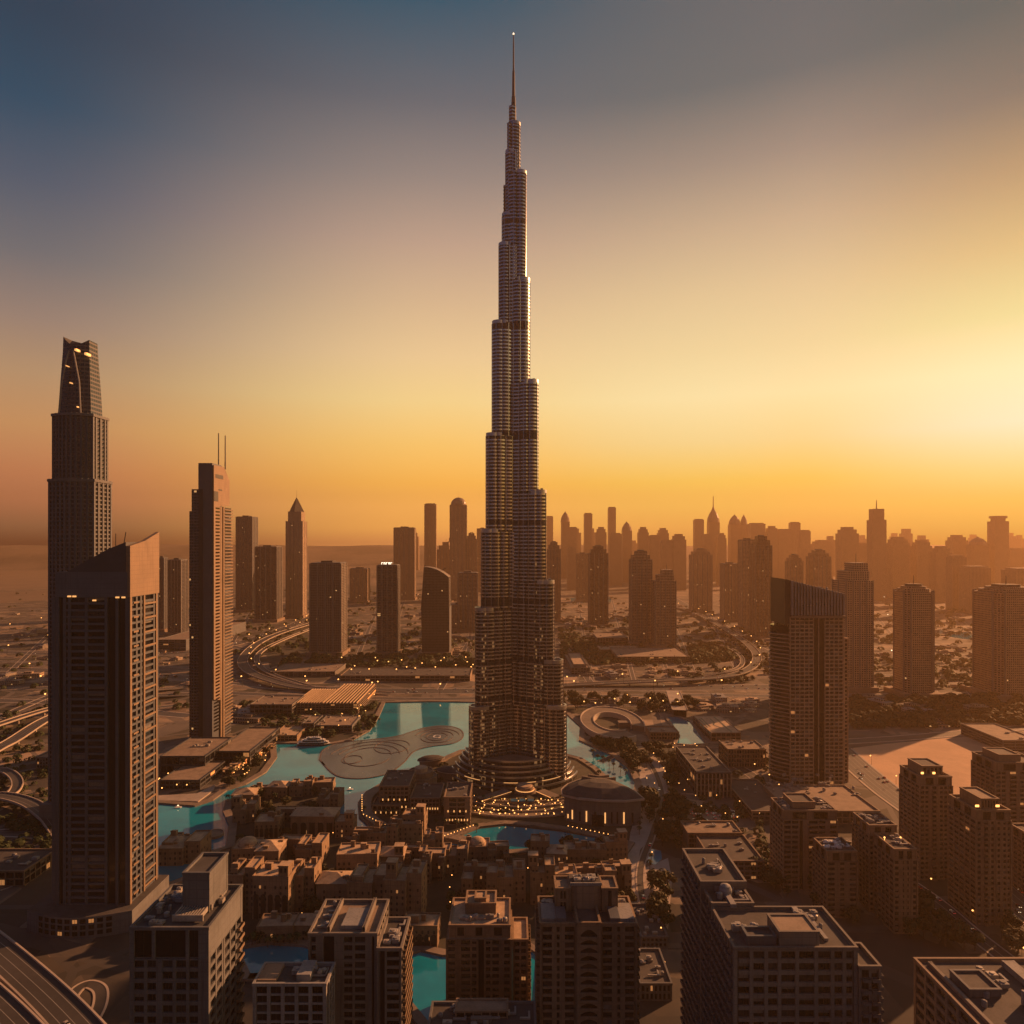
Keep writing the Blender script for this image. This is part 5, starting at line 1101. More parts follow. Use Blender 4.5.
for lab, pa, pb, hw in (('long slanted court canopy with a light strip left of the ring pavilion', (480, 805), (508, 796), 6), ('long slanted court canopy with a light strip right of the ring pavilion', (540, 796), (556, 803), 6), ('blue strip canopy in front of the ring pavilion', (511, 806), (534, 806), 3)):
    A, B = G(*pa), G(*pb); o = thing('court_canopy', lab, 'canopy', (A[0], A[1], 0)); ln = [(0, 0), (B[0] - A[0], B[1] - A[1])]; bl = 'blue' in lab
    mb = MB(); ribbon(mb, ln, -hw, hw, 5.2, 6); mb.build('roof', ['led' if bl else 'paving'], o); mb = MB(); ribbon(mb, ln, -hw * .98, -hw * .9, 5.6, 6.2); mb.build('light_strip', ['led' if bl else 'strip'], o)
    mb = MB(); ribbon(mb, ln, -hw * .8, hw * .8, 0, 5.2); mb.build('wall', ['brownwall'], o)
# domed hall
o = thing('concert_hall', 'low hall with a pointed leaf shaped dark roof and tall lit windows by the canal', 'hall', (*G(601, 815), 0), -.10)
P = [(-34, -16), (-20, -23), (0, -26), (20, -25), (36, -19), (30, -2), (16, 16), (-4, 26), (-18, 24), (-30, 10), (-35, -4)]
mb = MB(); mb.prism(P, 0, 24); mb.build('wall', ['tan'], o)
mb = MB()
for f, z in ((1.06, 23.8), (1.06, 25), (.86, 28.5), (.62, 31.5), (.3, 33.5)): mb.v += [(x * f, y * f - 1, z + (1 - f) * 0) for x, y in P]
n = len(P)
for a in range(4):
    for i in range(n): j = (i + 1) % n; mb.f.append((a * n + i, a * n + j, (a + 1) * n + j, (a + 1) * n + i)); mb.m.append(0)
mb.f.append(tuple(4 * n + i for i in range(n))); mb.m.append(0); rf = mb.build('roof', ['roofdark'], o)
mb = MB(); ribbon(mb, [(-18, 9), (-2, 2), (14, 9)], -1, 1, 29, 33.6); mb.build('roof_ridge', ['paving'], rf); mb = MB(); ribbon(mb, [(-12, 13), (-2, 9), (8, 13)], -.8, .8, 30, 34.2); mb.build('roof_ridge', ['paving'], rf)
mb = MB(); ribbon(mb, [(x * 1.07, y * 1.07 - 1) for x, y in P + P[:2]], -.5, .6, 23.4, 25.3); mb.build('eaves', ['kerb'], rf)
for x, y, h, lit in ((-27, -19.5, 14, 1), (-20, -23.2, 14, 0), (-14, -24.1, 16, 1), (-6, -25.3, 16, 0), (3, -26, 16, 1), (9, -25.8, 17, 0), (14, -25.5, 17, 0), (20, -25.2, 17, 1), (28, -22.3, 15, 0), (-31, -17.5, 6, 1)):
    mb = MB(); mb.box(x - .6, x + .6, y - .5, y + .8, 3, 3 + h * .6); mb.build('lit_window' if lit else 'window', ['strip' if lit else 'glass'], o)
mb = MB(); mb.box(-9, 2, -27.6, -25, 0, 10); mb.build('entrance', ['glass_curtain'], o)

# ------------------------------------------------------------------ sandstone old town
WM = {}
def small_window(w, h, mat='glass'):
    k = (w, h, mat)
    if k not in WM: mb = MB(); mb.box(-w / 2, w / 2, -.18, 0, 0, h); mb.box(-w / 2 - .2, w / 2 + .2, -.3, 0, -.3, -.02, 1); WM[k] = mb.mesh('window', [mat, 'sand'])
    return WM[k]
def house(label, pl, pr, py, h, dep, feat, nwin=8, rz=None):
    Y0 = gd(py); x0, x1 = gx(pl, Y0), gx(pr, Y0); hw = (x1 - x0) / 2 * 1.12; h *= 1.12; dep *= 1.12; hd = dep / 2; rz = R.uniform(-.10, .10) if rz is None else rz
    o = thing('old_town_house', label, 'house', ((x0 + x1) / 2, Y0 + hd, 0), rz, 'sandstone houses of the old town')
    blocks = [(-hw, hw, -hd, hd, h)]
    if 'court' in feat: blocks = [(-hw, hw, hd - dep * .38, hd, h), (-hw, -hw + hw * .62, -hd, hd - dep * .38 - .01, h - 3), (hw - hw * .6, hw, -hd, hd - dep * .38 - .01, h + 2)]
    if 'step' in feat: blocks = [(-hw, hw * .2, -hd, hd, h), (hw * .2 + .01, hw, -hd + 3, hd, h + 4), (-hw * .9, -hw * .35, -hd + 3.02, hd - 2, h + 3.2)]
    if 'ell' in feat: blocks = [(-hw, hw, 0, hd, h), (-hw, -hw * .2, -hd, -.01, h + 1.5), (hw * .45, hw - .5, -hd * .45, -.01, h - 4)]
    mb = MB()
    for a, b_, c, d, z in blocks:
        mb.box(a, b_, c, d, 0, z, 0, 1); t = .5
        for q in ((a - .15, b_ + .15, c - .15, c + t), (a - .15, b_ + .15, d - t, d + .15), (a - .15, a + t, c + t, d - t), (b_ - t, b_ + .15, c + t, d - t)): mb.box(*q, z + .02, z + 1.0, 0)
    # roof clutter modelled with the walls: low roof rooms
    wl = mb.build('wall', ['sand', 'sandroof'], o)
    for k in range(R.randint(2, 4)):
        a, b_, c, d, z = R.choice(blocks); s = R.uniform(2.5, 5); q = R.uniform(2.2, 4.4); xx, yy = R.uniform(a + s / 2, max(a + s / 2 + .1, b_ - s / 2)), R.uniform(c + s / 2, max(c + s / 2 + .1, d - s / 2))
        mb = MB(); mb.box(xx - s / 2, xx + s / 2, yy - s * .4, yy + s * .4, z + .05, z + q, 0, 1); mb.box(xx - s / 2 - .2, xx + s / 2 + .2, yy - s * .4 - .2, yy - s * .4 + .2, z + q + .02, z + q + .6); mb.build('roof_room', ['sand', 'sandroof'], wl)
    if 'hip' in feat:
        a, b_, c, d, z = blocks[0]; mb = MB(); e = .8; rx = (b_ - a) * .5; ry = (d - c) * .5; mx, my = (a + b_) / 2, (c + d) / 2; r2 = max(rx - ry, 0)
        mb.v += [(mx - rx - e, my - ry - e, z + 1.05), (mx + rx + e, my - ry - e, z + 1.05), (mx + rx + e, my + ry + e, z + 1.05), (mx - rx - e, my + ry + e, z + 1.05), (mx - r2 * .7, my, z + 4.8), (mx + r2 * .7, my, z + 4.8)]
        mb.f += [(0, 1, 5, 4), (1, 2, 5), (2, 3, 4, 5), (3, 0, 4), (3, 2, 1, 0)]; mb.m += [0] * 5; mb.build('hipped_roof', ['sandroof'], o)
    if 'dome' in feat:
        a, b_, c, d, z = blocks[0]; rr = min(b_ - a, d - c) * .36; mb = MB(); mb.lathe([(rr * 1.1, z), (rr * 1.1, z + 1.6), (rr, z + 1.6)] + [(rr * math.cos(t), z + 1.6 + rr * .6 * math.sin(t)) for t in [math.pi / 2 * i / 6 for i in range(1, 6)]] + [(.2, z + 1.6 + rr * .6)], 20, (a + b_) / 2, (c + d) / 2); mb.build('dome', ['sandroof'], o)
    if 'tower' in feat:
        a, b_, c, d, z = blocks[-1]; s = 3.4; mb = MB(); xx = b_ - s - .4; yy = c + s + .4; mb.box(xx - s, xx + s, yy - s, yy + s, z + .05, z + 7.5, 0, 1); mb.box(xx - s - .4, xx + s + .4, yy - s - .4, yy + s + .4, z + 7.55, z + 8.4, 0, 1); w = mb.build('wind_tower', ['sand', 'sandroof'], o)
        for q in (-1, 1): mb = MB(); mb.box(xx + q * 1.5 - .8, xx + q * 1.5 + .8, yy - s - .12, yy - s - .01, z + 3.5, z + 6.6); mb.build('slot', ['black'], w)
    # windows and arcade on the walls facing the camera and the sunlit flank
    for a, b_, c, d, z in blocks:
        n = max(2, int((b_ - a) / 3.6)); fl = max(1, int(z / 4.2))
        for i in range(n):
            for f in range(fl):
                if R.random() < .25: continue
                lit = R.random() < .05; big = f == 0 and 'arcade' in feat
                link('window', small_window(1.9 if big else 1.25, 3.0 if big else 2.0, 'glass_lit' if lit else 'black'), o, (a + (b_ - a) * (i + .5) / n, c - .01, 1.0 + f * 4.1), 0)
        for i in range(max(1, int((d - c) / 5))):
            for f in range(fl):
                if R.random() < .4: continue
                link('window', small_window(1.25, 2.0, 'black'), o, (b_ + .01, c + (d - c) * (i + .5) / max(1, int((d - c) / 5)), 1.0 + f * 4.1), math.pi / 2)
    if 'arcade' in feat:
        a, b_, c, d, z = blocks[0]; n = 5
        for i in range(n):
            x = a + (b_ - a) * (i + .5) / n; w = (b_ - a) / n * .32; P = [(x - w, .2), (x + w, .2)] + [(x + w * math.cos(t), z * .55 + w * math.sin(t)) for t in [math.pi * k / 8 for k in range(9)]]
            mb = MB(); m2 = len(P)
            for yy in (c - .35, c - .02): mb.v += [(u, yy, v) for u, v in P]
            mb.f += [tuple(range(m2))] + [(k, (k + 1) % m2, m2 + (k + 1) % m2, m2 + k) for k in range(m2)]; mb.m += [0] * (m2 + 1); mb.build('arch_opening', ['black'], o)
    return o
FT = {'court': 'around a small court', 'step': 'with stepped roofs', 'ell': 'with a low side wing', 'hip': 'with a shallow hipped roof', 'dome': 'with a flat dome', 'tower': 'with a square wind tower', 'arcade': 'with a dark arcade', 'plain': 'with a plain flat roof'}
# rows of the old town: place, then (left px, right px, foot row, height, depth, features)
ROWS = [('lake edge row', [(232,252,806,9,16,'hip'), (249,268,800,8,14,'ell'), (268,286,798,9,15,'hip'), (290,310,797,9,14,'step'), (312,331,794,10,13,'plain'), (318,337,812,10,20,'step')]),
 ('second lake row', [(233,252,824,11,18,'step tower'), (255,276,838,12,18,'arcade'), (272,300,826,9,17,'court'), (293,332,835,14,18,'arcade hip'), (336,352,838,12,15,'plain tower')]),
 ('middle left row', [(232,254,868,13,18,'dome'), (256,277,872,14,18,'hip'), (277,296,860,11,16,'ell'), (297,320,866,11,20,'step'), (338,374,888,22,18,'arcade'), (352,372,850,10,16,'court')]),
 ('row beside the hotel', [(372,396,850,12,15,'step'), (390,420,846,16,14,'plain'), (404,424,842,20,12,'tower'), (424,441,860,14,14,'step'), (381,402,876,13,15,'hip tower'), (404,424,872,12,16,'court'), (424,442,884,16,18,'ell')]),
 ('tall fronted row', [(229,252,915,24,18,'step'), (255,288,920,26,20,'arcade tower'), (290,312,912,22,18,'step'), (318,346,912,17,16,'hip'), (350,388,920,22,20,'court step'), (386,420,925,26,20,'step tower')]),
 ('bottom canal row', [(258,290,945,10,14,'plain'), (296,322,942,9,12,'hip'), (404,436,948,12,14,'arcade')]),
 ('right canal bank row', [(442,466,874,12,16,'step'), (466,488,866,13,15,'dome'), (488,508,870,12,18,'ell'), (532,549,866,17,12,'plain'), (549,566,872,12,14,'hip'), (566,588,866,11,14,'plain'), (588,606,866,11,14,'plain'), (606,626,862,14,12,'tower')]),
 ('right lower row', [(464,496,906,19,18,'court'), (496,524,905,17,18,'step'), (532,554,905,20,16,'step tower'), (556,576,900,16,14,'arcade'), (576,604,898,14,16,'court'), (606,632,905,20,16,'ell tower')])]
for place, hs in ROWS:
    for i, (l, r, py, hh, dp, ft) in enumerate(hs):
        house('sandstone house %s, %s from left in the %s' % (FT[ft.split()[0]], ORD[i], place), l, r, py, hh, dp, ft)
house('low rocky looking sandstone house alone on the lake shore beside the dark slanted roof tower', 160, 196, 866, 12, 22, 'hip step')
for pxx, pyy, r, lab in ((327, 786, 9, 'round wooden deck at the tip of the old town in the lake'), (214, 836, 8, 'dark round deck in the water left of the old town')):
    o = thing('round_deck', lab, 'deck', (*G(pxx, pyy), 0)); mb = MB(); mb.lathe([(r, 0), (r, 2.0), (r - .5, 2.2)], 28); mb.build('platform', ['brownwall'], o); mb = MB(); mb.arc(r - .4, r, 0, 6.28, 2.2, 3.2, 28); mb.build('railing', ['kerb'], o)
#@@PART8
# ------------------------------------------------------------------ lower blocks of the middle distance
def lowb(label, l, r, yf, yb_, z, specs=None, mat='tan', roof='rooftan', cat='building', name='low_building', pl=6, fh=4, lit=.03, **k):
    b = Bld(name, label, *G((l + r) / 2, (yf + yb_) / 2), cat, lit=lit); q = LB(b, l, r, yf, yb_, z, specs or {'F': W_(8), 'R': W_(5), 'L': W_(5)}, mat, roof, fh=fh, **k); b.plant(q[0] + 1, q[1] - 1, q[2] + 1, q[3] - 1, z + .1, pl, 2.4); return b, q
b, q = lowb('office block with pale vertical fins and a cluttered roof, beside the trees', 697, 731, 773, 747, 25, {'F': W_(9), 'L': W_(10), 'R': W_(9)}, 'tan', 'roofdark', name='office_block', fh=6, pl=14)
for i in range(10): mb = MB(); x = q[0] + (q[1] - q[0]) * i / 9; mb.box(x - .5, x + .5, q[2] - 1.0, q[2] + .2, 0, 24); b.part('fin', mb, ['sandroof'])
b.finish()
b, q = lowb('long office block with dark windows left of the slatted crown tower', 728, 766, 750, 741, 20, {'F': W_(14), 'L': W_(3)}, 'brownwall', 'rooftan', fh=5, pl=8); b.finish()
b, q = lowb('brown building with framed roof terraces behind the largest grey block', 688, 742, 834, 822, 16, {'F': W_(9), 'R': W_(3)}, 'sand', 'rooftan', fh=4, pl=5); b.finish()
b, q = lowb('dark flat wing with a slanting parapet behind the largest grey block', 712, 764, 862, 836, 14, {'F': W_(8), 'R': W_(6)}, 'brownwall', 'roofdark', pl=6); b.finish()
b, q = lowb('low hall with dark emblem marks on its pale roof', 711, 741, 733, 716, 11, {'F': W_(6), 'L': W_(6)}, 'brownwall', 'sandroof', fh=5, pl=0, parapet=.6)
x0, x1, y0, y1 = q[:4]; X_ = lambda t: x0 + (x1 - x0) * t; Y_ = lambda t: y0 + (y1 - y0) * t; mb = MB()
def stroke(*p, w=1.0):
    ribbon(mb, [(X_(a), Y_(c)) for a, c in p], -w, w, None, 11.12)
stroke((.08, .30), (.08, .80), (.20, .35), (.20, .85)); stroke((.36, .82), (.50, .82), (.50, .60)); stroke((.50, .60), (.38, .45), (.52, .30), (.58, .30)); stroke((.42, .62), (.56, .58)); stroke((.72, .05), (.72, .95), w=1.4)
b.part('roof_emblem', mb, ['black']); b.finish()
b, q = lowb('small brick building with rows of windows by the spiral ramp', 650, 679, 733, 727, 9, {'F': W_(10), 'R': W_(2)}, 'sand', 'rooftan', pl=3); b.finish()
o = thing('long_canopy', 'long pale roofed station like canopy running up beside the bright inlet', 'canopy', (*G(678, 712), 0)); A, B = G(680, 717), G(673, 697); ln = [(A[0] - o.location[0], A[1] - o.location[1]), (B[0] - o.location[0], B[1] - o.location[1])]
mb = MB(); ribbon(mb, ln, -11, 11, 9, 10.4); mb.build('roof', ['palepaving'], o); mb = MB(); ribbon(mb, ln, -9.5, 9.5, 0, 9); mb.build('wall', ['brownwall'], o); mb = MB(); ribbon(mb, ln, -11.6, -10.6, 8.8, 11); ribbon(mb, ln, 10.6, 11.6, 8.8, 11); mb.build('roof_edge', ['kerb'], o)
b, q = lowb('low white lit roof hall beside the street left of the slatted crown tower', 744, 764, 796, 783, 6, {'F': W_(5), 'L': W_(4)}, 'palegrey', 'palegrey', pl=4); b.finish()
b, q = lowb('stepped pale house shaped block at the foot of the avenue right of the tallest tower', 571, 590, 668, 655, 13, {'F': W_(6), 'L': W_(4)}, 'tan', 'sandroof', fh=4, pl=2); b.block(q[0] + 6, q[1] - 6, q[2] + 8, q[3] - 8, 13.1, 18, mat='tan', roof='sandroof'); b.finish()
b, q = lowb('long arcaded block below the pair of brown towers', 597, 628, 638, 633, 17, {'F': W_(11)}, 'tan', 'rooftan', fh=8, pl=4); b.finish()
b, q = lowb('broad podium of the pair of brown towers', 618, 690, 657, 648, 12, {'F': W_(16)}, 'brownwall', 'rooftan', pl=8); b.finish()
b, q = lowb('flat roofed shed behind the arcaded block', 600, 640, 650, 646, 9, {'F': W_(9)}, 'sand', 'sandroof', pl=4); b.finish()
b, q = lowb('banded building with long ledges at the right edge above the sandy lot', 1003, 1040, 741, 724, 14, {'F': W_(3), 'L': W_(2)}, 'tan', 'rooftan', fh=3.5, pl=3); b.finish()
b, q = lowb('long low mall building with dark facade along the highway left of the lake', 250, 292, 705, 696, 18, {'F': W_(10), 'R': W_(3), 'L': W_(2)}, 'tan', 'rooftan', fh=6, pl=9); b.finish()
for lab, l, r, yf, yb_ in (('left ribbed glass roof hall of the lakeside mall', 293, 323, 704, 690), ('right and larger ribbed glass roof hall of the lakeside mall', 321, 358, 704, 685)):
    b, q = lowb(lab, l, r, yf, yb_, 14, {'F': W_(8), 'R': W_(4)}, 'brownwall', 'roofdark', pl=0, parapet=.4, name='mall_hall'); n = 11
    for i in range(n): mb = MB(); x = q[0] + (q[1] - q[0]) * (i + .1) / n; w = (q[1] - q[0]) / n * .55; i0 = len(mb.v); mb.v += [(x, q[2], 14.2), (x + w, q[2], 14.2), (x + w * .9, q[2], 17), (x, q[3], 14.2), (x + w, q[3], 14.2), (x + w * .9, q[3], 17)]; mb.f += [(0, 1, 2), (5, 4, 3), (0, 2, 5, 3), (1, 4, 5, 2)]; mb.m += [0] * 4; b.part('skylight', mb, ['sandroof'])
    b.finish()
b, q = lowb('dark cube building on the lake shore above the white boat', 302, 314, 724, 716, 12, {'F': W_(3), 'R': W_(2)}, 'grey', 'rooftan', pl=2); b.finish()
b, q = lowb('low shore building with flat grey roofs behind the white boat', 316, 352, 726, 716, 8, {'F': W_(9)}, 'grey', 'rooftan', pl=8); b.finish()
b, q = lowb('small brown roofed block on the shore left of the white boat', 272, 297, 736, 726, 7, {'F': W_(6)}, 'sand', 'sandroof', pl=3); b.finish()
b, q = lowb('long dark podium with amber lit front beneath the three dark towers', 340, 470, 676, 668, 10, {'F': W_(26)}, 'brownwall', 'roofdark', fh=5, pl=16, lit=.04); b.finish()
b, q = lowb('low terrace building left of the dark podium', 270, 335, 672, 664, 8, {'F': W_(14)}, 'tan', 'rooftan', pl=8); b.finish()
b, q = lowb('sunlit flat building at the far left edge beside the dark tower', -40, 24, 872, 850, 11, {'F': W_(7), 'R': W_(6)}, 'sunclad', 'roofdark', fh=5, pl=6); b.finish()
b, q = lowb('round fronted low hall just left of the dark slanted roof tower', 36, 60, 758, 735, 12, None, 'grey', 'rooftan', pl=2); b.finish()
b, q = lowb('low street building with white roof frames between the two bottom centre blocks', 641, 668, 938, 905, 6, {'F': W_(6)}, 'grey', 'roofdark', pl=8); b.finish()
b, q = lowb('low service block with grey roof at the bottom beside the arched balcony tower', 640, 672, 985, 950, 9, {'F': W_(7)}, 'grey', 'roofdark', pl=8); b.finish()
b, q = lowb('curved screen wall block at the foot of the dark left tower', 157, 186, 640, 622, 26, {'F': W_(5)}, 'grey', 'rooftan', pl=0); b.finish()
# distant city blocks, countable but alike
def zone_pts(poly, n, gap, lst=None):
    pts = []; xs = [p[0] for p in poly]; ys = [p[1] for p in poly]; t = 0
    while len(pts) < n and t < n * 60:
        t += 1; p = (R.uniform(min(xs), max(xs)), R.uniform(min(ys), max(ys)))
        if not inside(p, poly): continue
        g_ = G(*p)
        if any(abs(g_[0] - a) < gap and abs(g_[1] - c) < gap for a, c in pts): continue
        if any(min(math.hypot(g_[0] - a, g_[1] - c) for a, c in l) < q for l, q in RW): continue
        if g_[1] < 1150 and (inside(g_, lake_w) or inside(g_, canal_w)): continue
        pts.append(g_)
    return pts
cb_m = []
for i in range(5):
    mb = MB(); a, c, h = R.uniform(10, 24), R.uniform(9, 20), R.uniform(5, 13); mb.box(-a, a, -c, c, 0, h, 0, 1); mb.box(-a * .5, a * .2, -c * .5, c * .4, h, h + 3, 0, 1); mb.box(-a, a * .1, -c - 6, -c - .1, 0, h * .6, 0, 1)
    cb_m.append(mb.mesh('city_block', [fm((STONE, BROWN, (.36, .30, .25), (.26, .22, .19), (.42, .33, .25))[i], (.05, .045, .04), 4, 4.5, .5, .6, .02), ('rooftan', 'roofdark', 'palegrey', 'rooftan', 'sandroof')[i]]))
for poly, n, lab, gr in (([(560,610),(720,600),(640,642),(565,640)], 44, 'low hazy city block among the towers right of the tallest tower', 'low city blocks right of the tallest tower'),
    ([(348,592),(480,592),(480,655),(348,655)], 34, 'low brown city block on the plain behind the three dark towers', 'low city blocks behind the three dark towers'),
    ([(0,612),(230,612),(230,690),(0,690)], 44, 'low dim block among the highways at the left', 'low blocks among the left highways'),
    ([(580,668),(690,666),(690,678),(580,678)], 16, 'low roof beside the bend of the right flyover', 'low roofs beside the right flyover'),
    ([(680,612),(830,625),(830,670),(770,664)], 34, 'low hazy block beyond the right flyover loop', 'low blocks beyond the right loop'),
    ([(850,600),(1024,600),(1024,690),(850,690)], 52, 'low hazy block on the plain between the octagonal towers', 'low blocks on the right plain'),
    ([(590,701),(760,701),(760,712),(690,712)], 16, 'low roof among trees just below the long highway', 'low roofs below the long highway'),
    ([(370,706),(230,706),(230,722),(290,722)], 8, 'low shed on the lake shore below the highway', 'sheds on the lake shore'),
    ([(850,700),(1010,704),(1010,722),(850,728)], 10, 'low roof half hidden in the tree belt above the sandy lot', 'low roofs in the tree belt')):
    for x, y in zone_pts(poly, n, 36 if n > 16 else 24):
        o = link('low_block', R.choice(cb_m), None, (x, y, 0), R.uniform(-.4, .4)); s = R.uniform(.5, .95); o.scale = (s, s, s * R.uniform(.6, 1.2)); tag(o, lab, 'building', gr)
# white boat
bx_, by_ = G(313, 746); o = thing('boat', 'white many decked boat moored at the far lake shore', 'boat', (bx_, by_ + 3, 0), .06)
hull = [(-21, -3), (-14, -5), (14, -5), (20, -2), (21, 0), (20, 3), (12, 5), (-16, 5), (-21, 2)]; mb = MB(); mb.prism([(x * .94, y * .8) for x, y in hull], .05, 2.6, 0, 1, poly2=hull); mb.build('hull', ['darkclad', 'white'], o)
for z, f, m in ((2.7, .86, 'white'), (5.3, .66, 'white'), (7.9, .4, 'white')):
    mb = MB(); mb.prism([(x * f, y * f * .9) for x, y in hull], z, z + 1.7); mb.build('cabin', ['glass_curtain'], o); mb = MB(); mb.prism([(x * (f + .05), y * (f + .08)) for x, y in hull], z + 1.72, z + 2.5); mb.build('deck', [m], o)
for i in range(16):
    mb = MB(); x = -17 + 2.2 * i; z = 5.2 if abs(x) > 12 else (7.8 if abs(x) > 7 else 10.4); mb.lathe([(1.3, z), (1.2, z + .5), (.15, z + 1.3)], 8, x, R.uniform(-2.5, 1)); mb.build('parasol', ['white'], o)
mb = MB(); mb.tube([(6, 0, 10), (6, 0, 15)], .25); mb.build('mast', ['white'], o)
for pxx, pyy, lab in ((350, 790, 'tiny lit boat on the water between the old town and the hotel'), (178, 808, 'small lit boat near the boardwalk under the dark tower')):
    x, y = G(pxx, pyy); o = thing('small_boat', lab, 'boat', (x, y, 0), .3); mb = MB(); mb.prism([(-3, -1), (2, -1), (3.6, 0), (2, 1), (-3, 1)], .05, 1); mb.build('hull', ['white'], o); mb = MB(); mb.box(-2, 1, -.7, .7, 1.9, 2.1); mb.build('canopy', ['white'], o); mb = MB(); mb.lathe([(.1, 2.1), (.6, 2.6), (.1, 3.1)], 8); mb.build('lamp', ['lampwhite'], o)

# ------------------------------------------------------------------ trees
def crown_mesh(r, h, n, seed, mat, lobes=6):
    q = random.Random(seed); mb = MB(); L_ = [(q.uniform(-.55, .55) * r, q.uniform(-.55, .55) * r, h * q.uniform(.5, .95), r * q.uniform(.4, .66)) for _ in range(lobes)]
    for i in range(n):
        cx, cy, cz, cr = q.choice(L_); u, t = q.uniform(-1, 1), q.uniform(0, 6.283); s = math.sqrt(1 - u * u); k = cr * q.uniform(.72, 1.08)
        p = Vector((cx + k * s * math.cos(t), cy + k * s * math.sin(t), cz + k * u * .8)); nrm = Vector((s * math.cos(t) + q.uniform(-.6, .6), s * math.sin(t) + q.uniform(-.6, .6), u + q.uniform(-.4, .6))).normalized()
        a = nrm.orthogonal().normalized(); b = nrm.cross(a); e = r * q.uniform(.10, .20)
        mb.quad([p + a * e, p + b * e * .8, p - a * e * q.uniform(.6, 1), p - b * e])
    return mb.mesh('crown', [mat])
def trunk_mesh(h, r):
    mb = MB(); mb.tube([(0, 0, -.1), (.1, 0, h * .5), (0, .1, h)], [r, r * .75, r * .5], 6)
    for k in range(4): a = k * 1.6; mb.tube([(0, 0, h * .6), (math.cos(a) * h * .35, math.sin(a) * h * .35, h * 1.15)], [r * .45, r * .2], 5)
    return mb.mesh('trunk', ['bark'])
TREES = [(crown_mesh(4.2, 8.5, 420, 1, 'leaf'), trunk_mesh(4, .32)), (crown_mesh(5.2, 9.5, 520, 2, 'leaf2', 8), trunk_mesh(4.6, .38)), (crown_mesh(3.4, 8, 340, 3, 'leaf', 5), trunk_mesh(4, .28)), (crown_mesh(6, 8.5, 560, 4, 'leaf2', 9), trunk_mesh(4, .42))]
def palm():
    mb = MB(); q = random.Random(5)
    for k in range(16):
        a = k * 2.4; e = q.uniform(.1, .9); pts = [(math.cos(a) * 2.9 * t, math.sin(a) * 2.9 * t, 8 + e * 2.2 * t - 3.0 * t * t) for t in (0, .3, .6, .85, 1)]; ln = [(p[0], p[1]) for p in pts]
        A, B = offset_line(ln, -.42), offset_line(ln, .42)
        for i in range(4): mb.quad([(*A[i], pts[i][2] - .15), (*A[i + 1], pts[i + 1][2] - .15), pts[i + 1], pts[i]]); mb.quad([pts[i], pts[i + 1], (*B[i + 1], pts[i + 1][2] - .15), (*B[i], pts[i][2] - .15)])
    t = MB(); t.tube([(0, 0, -.1), (.2, 0, 4), (0, 0, 8)], [.34, .24, .2], 7); return mb.mesh('crown', ['leaf']), t.mesh('trunk', ['bark'])
PALM = palm()
def tree(x, y, lab, gr, s=1.0, kind=None, z=0):
    cm, tm = kind or R.choice(TREES); pl = kind is PALM; o = thing('palm_tree' if pl else 'tree', lab, 'palm tree' if pl else 'tree', (x, y, z), R.uniform(0, 6.28), gr); link('crown', cm, o); link('trunk', tm, o); o.scale = (s, s, s * R.uniform(.85, 1.15)); return o
for poly, n, s0, s1, gap, lab, gr in (
    ([(641,800),(672,800),(690,815),(686,848),(650,850),(644,826)], 32, 1.0, 1.5, 6, 'dark bushy tree in the dense grove right of the pointed roof hall', 'trees of the grove right of the hall'),
    ([(576,742),(600,745),(650,748),(648,768),(634,772),(612,752)], 28, .8, 1.2, 7, 'round tree on the bank between the lake and the spiral ramp', 'trees around the spiral ramp'),
    ([(640,745),(666,745),(680,775),(676,800),(655,790)], 16, .8, 1.3, 7, 'tree lining the pale plaza left of the finned office block', 'trees of the pale plaza'),
    ([(560,700),(700,702),(690,712),(566,711)], 30, 1.0, 1.6, 9, 'tree in the strip between the long highway and the spiral ramp', 'trees below the long highway'),
    ([(232,800),(330,790),(334,830),(240,850)], 26, .6, .95, 6, 'garden tree between the old town houses near the lake', 'garden trees of the old town lake side'),
    ([(235,880),(430,865),(425,945),(250,945)], 30, .6, 1.0, 6, 'dark tree in the lanes of the left old town quarter', 'lane trees of the left old town'),
    ([(445,878),(630,872),(632,915),(445,920)], 22, .6, 1.0, 6, 'tree in the lanes of the right old town quarter', 'lane trees of the right old town'),
    ([(525,850),(620,848),(620,858),(525,862)], 8, .8, 1.2, 6, 'clipped dark tree on the canal bank before the right old town quarter', 'clipped trees on the canal bank'),
    ([(920,890),(1020,930),(1020,960),(900,940)], 22, .8, 1.3, 6, 'dark tree in the garden below the broad sandstone tower', 'trees below the right towers'),
    ([(740,870),(815,880),(870,930),(800,905)], 14, .8, 1.2, 6, 'dark tree between the sandstone towers and the grey stepped block', 'trees behind the stepped block'),
    ([(230,766),(268,752),(272,765),(240,785),(215,795)], 14, .6, 1.0, 5, 'tree on the restaurant promontory left of the lake', 'trees of the restaurant promontory'),
    ([(640,895),(668,880),(668,935),(645,945)], 8, .9, 1.3, 6, 'dark tree on the garden walk beside the arched balcony tower', 'trees of the garden walk')):
    for x, y in zone_pts(poly, n, gap): tree(x, y, lab, gr, 1.2 * R.uniform(s0, s1))
for k in range(22):
    a = math.radians(216 + 108 * k / 21); tree(TX + 9 + 97 * math.cos(a), TY + 97 * math.sin(a), 'palm tree on the curved terraces of the entrance court', 'palm trees of the entrance court', .75, PALM, 3.0)
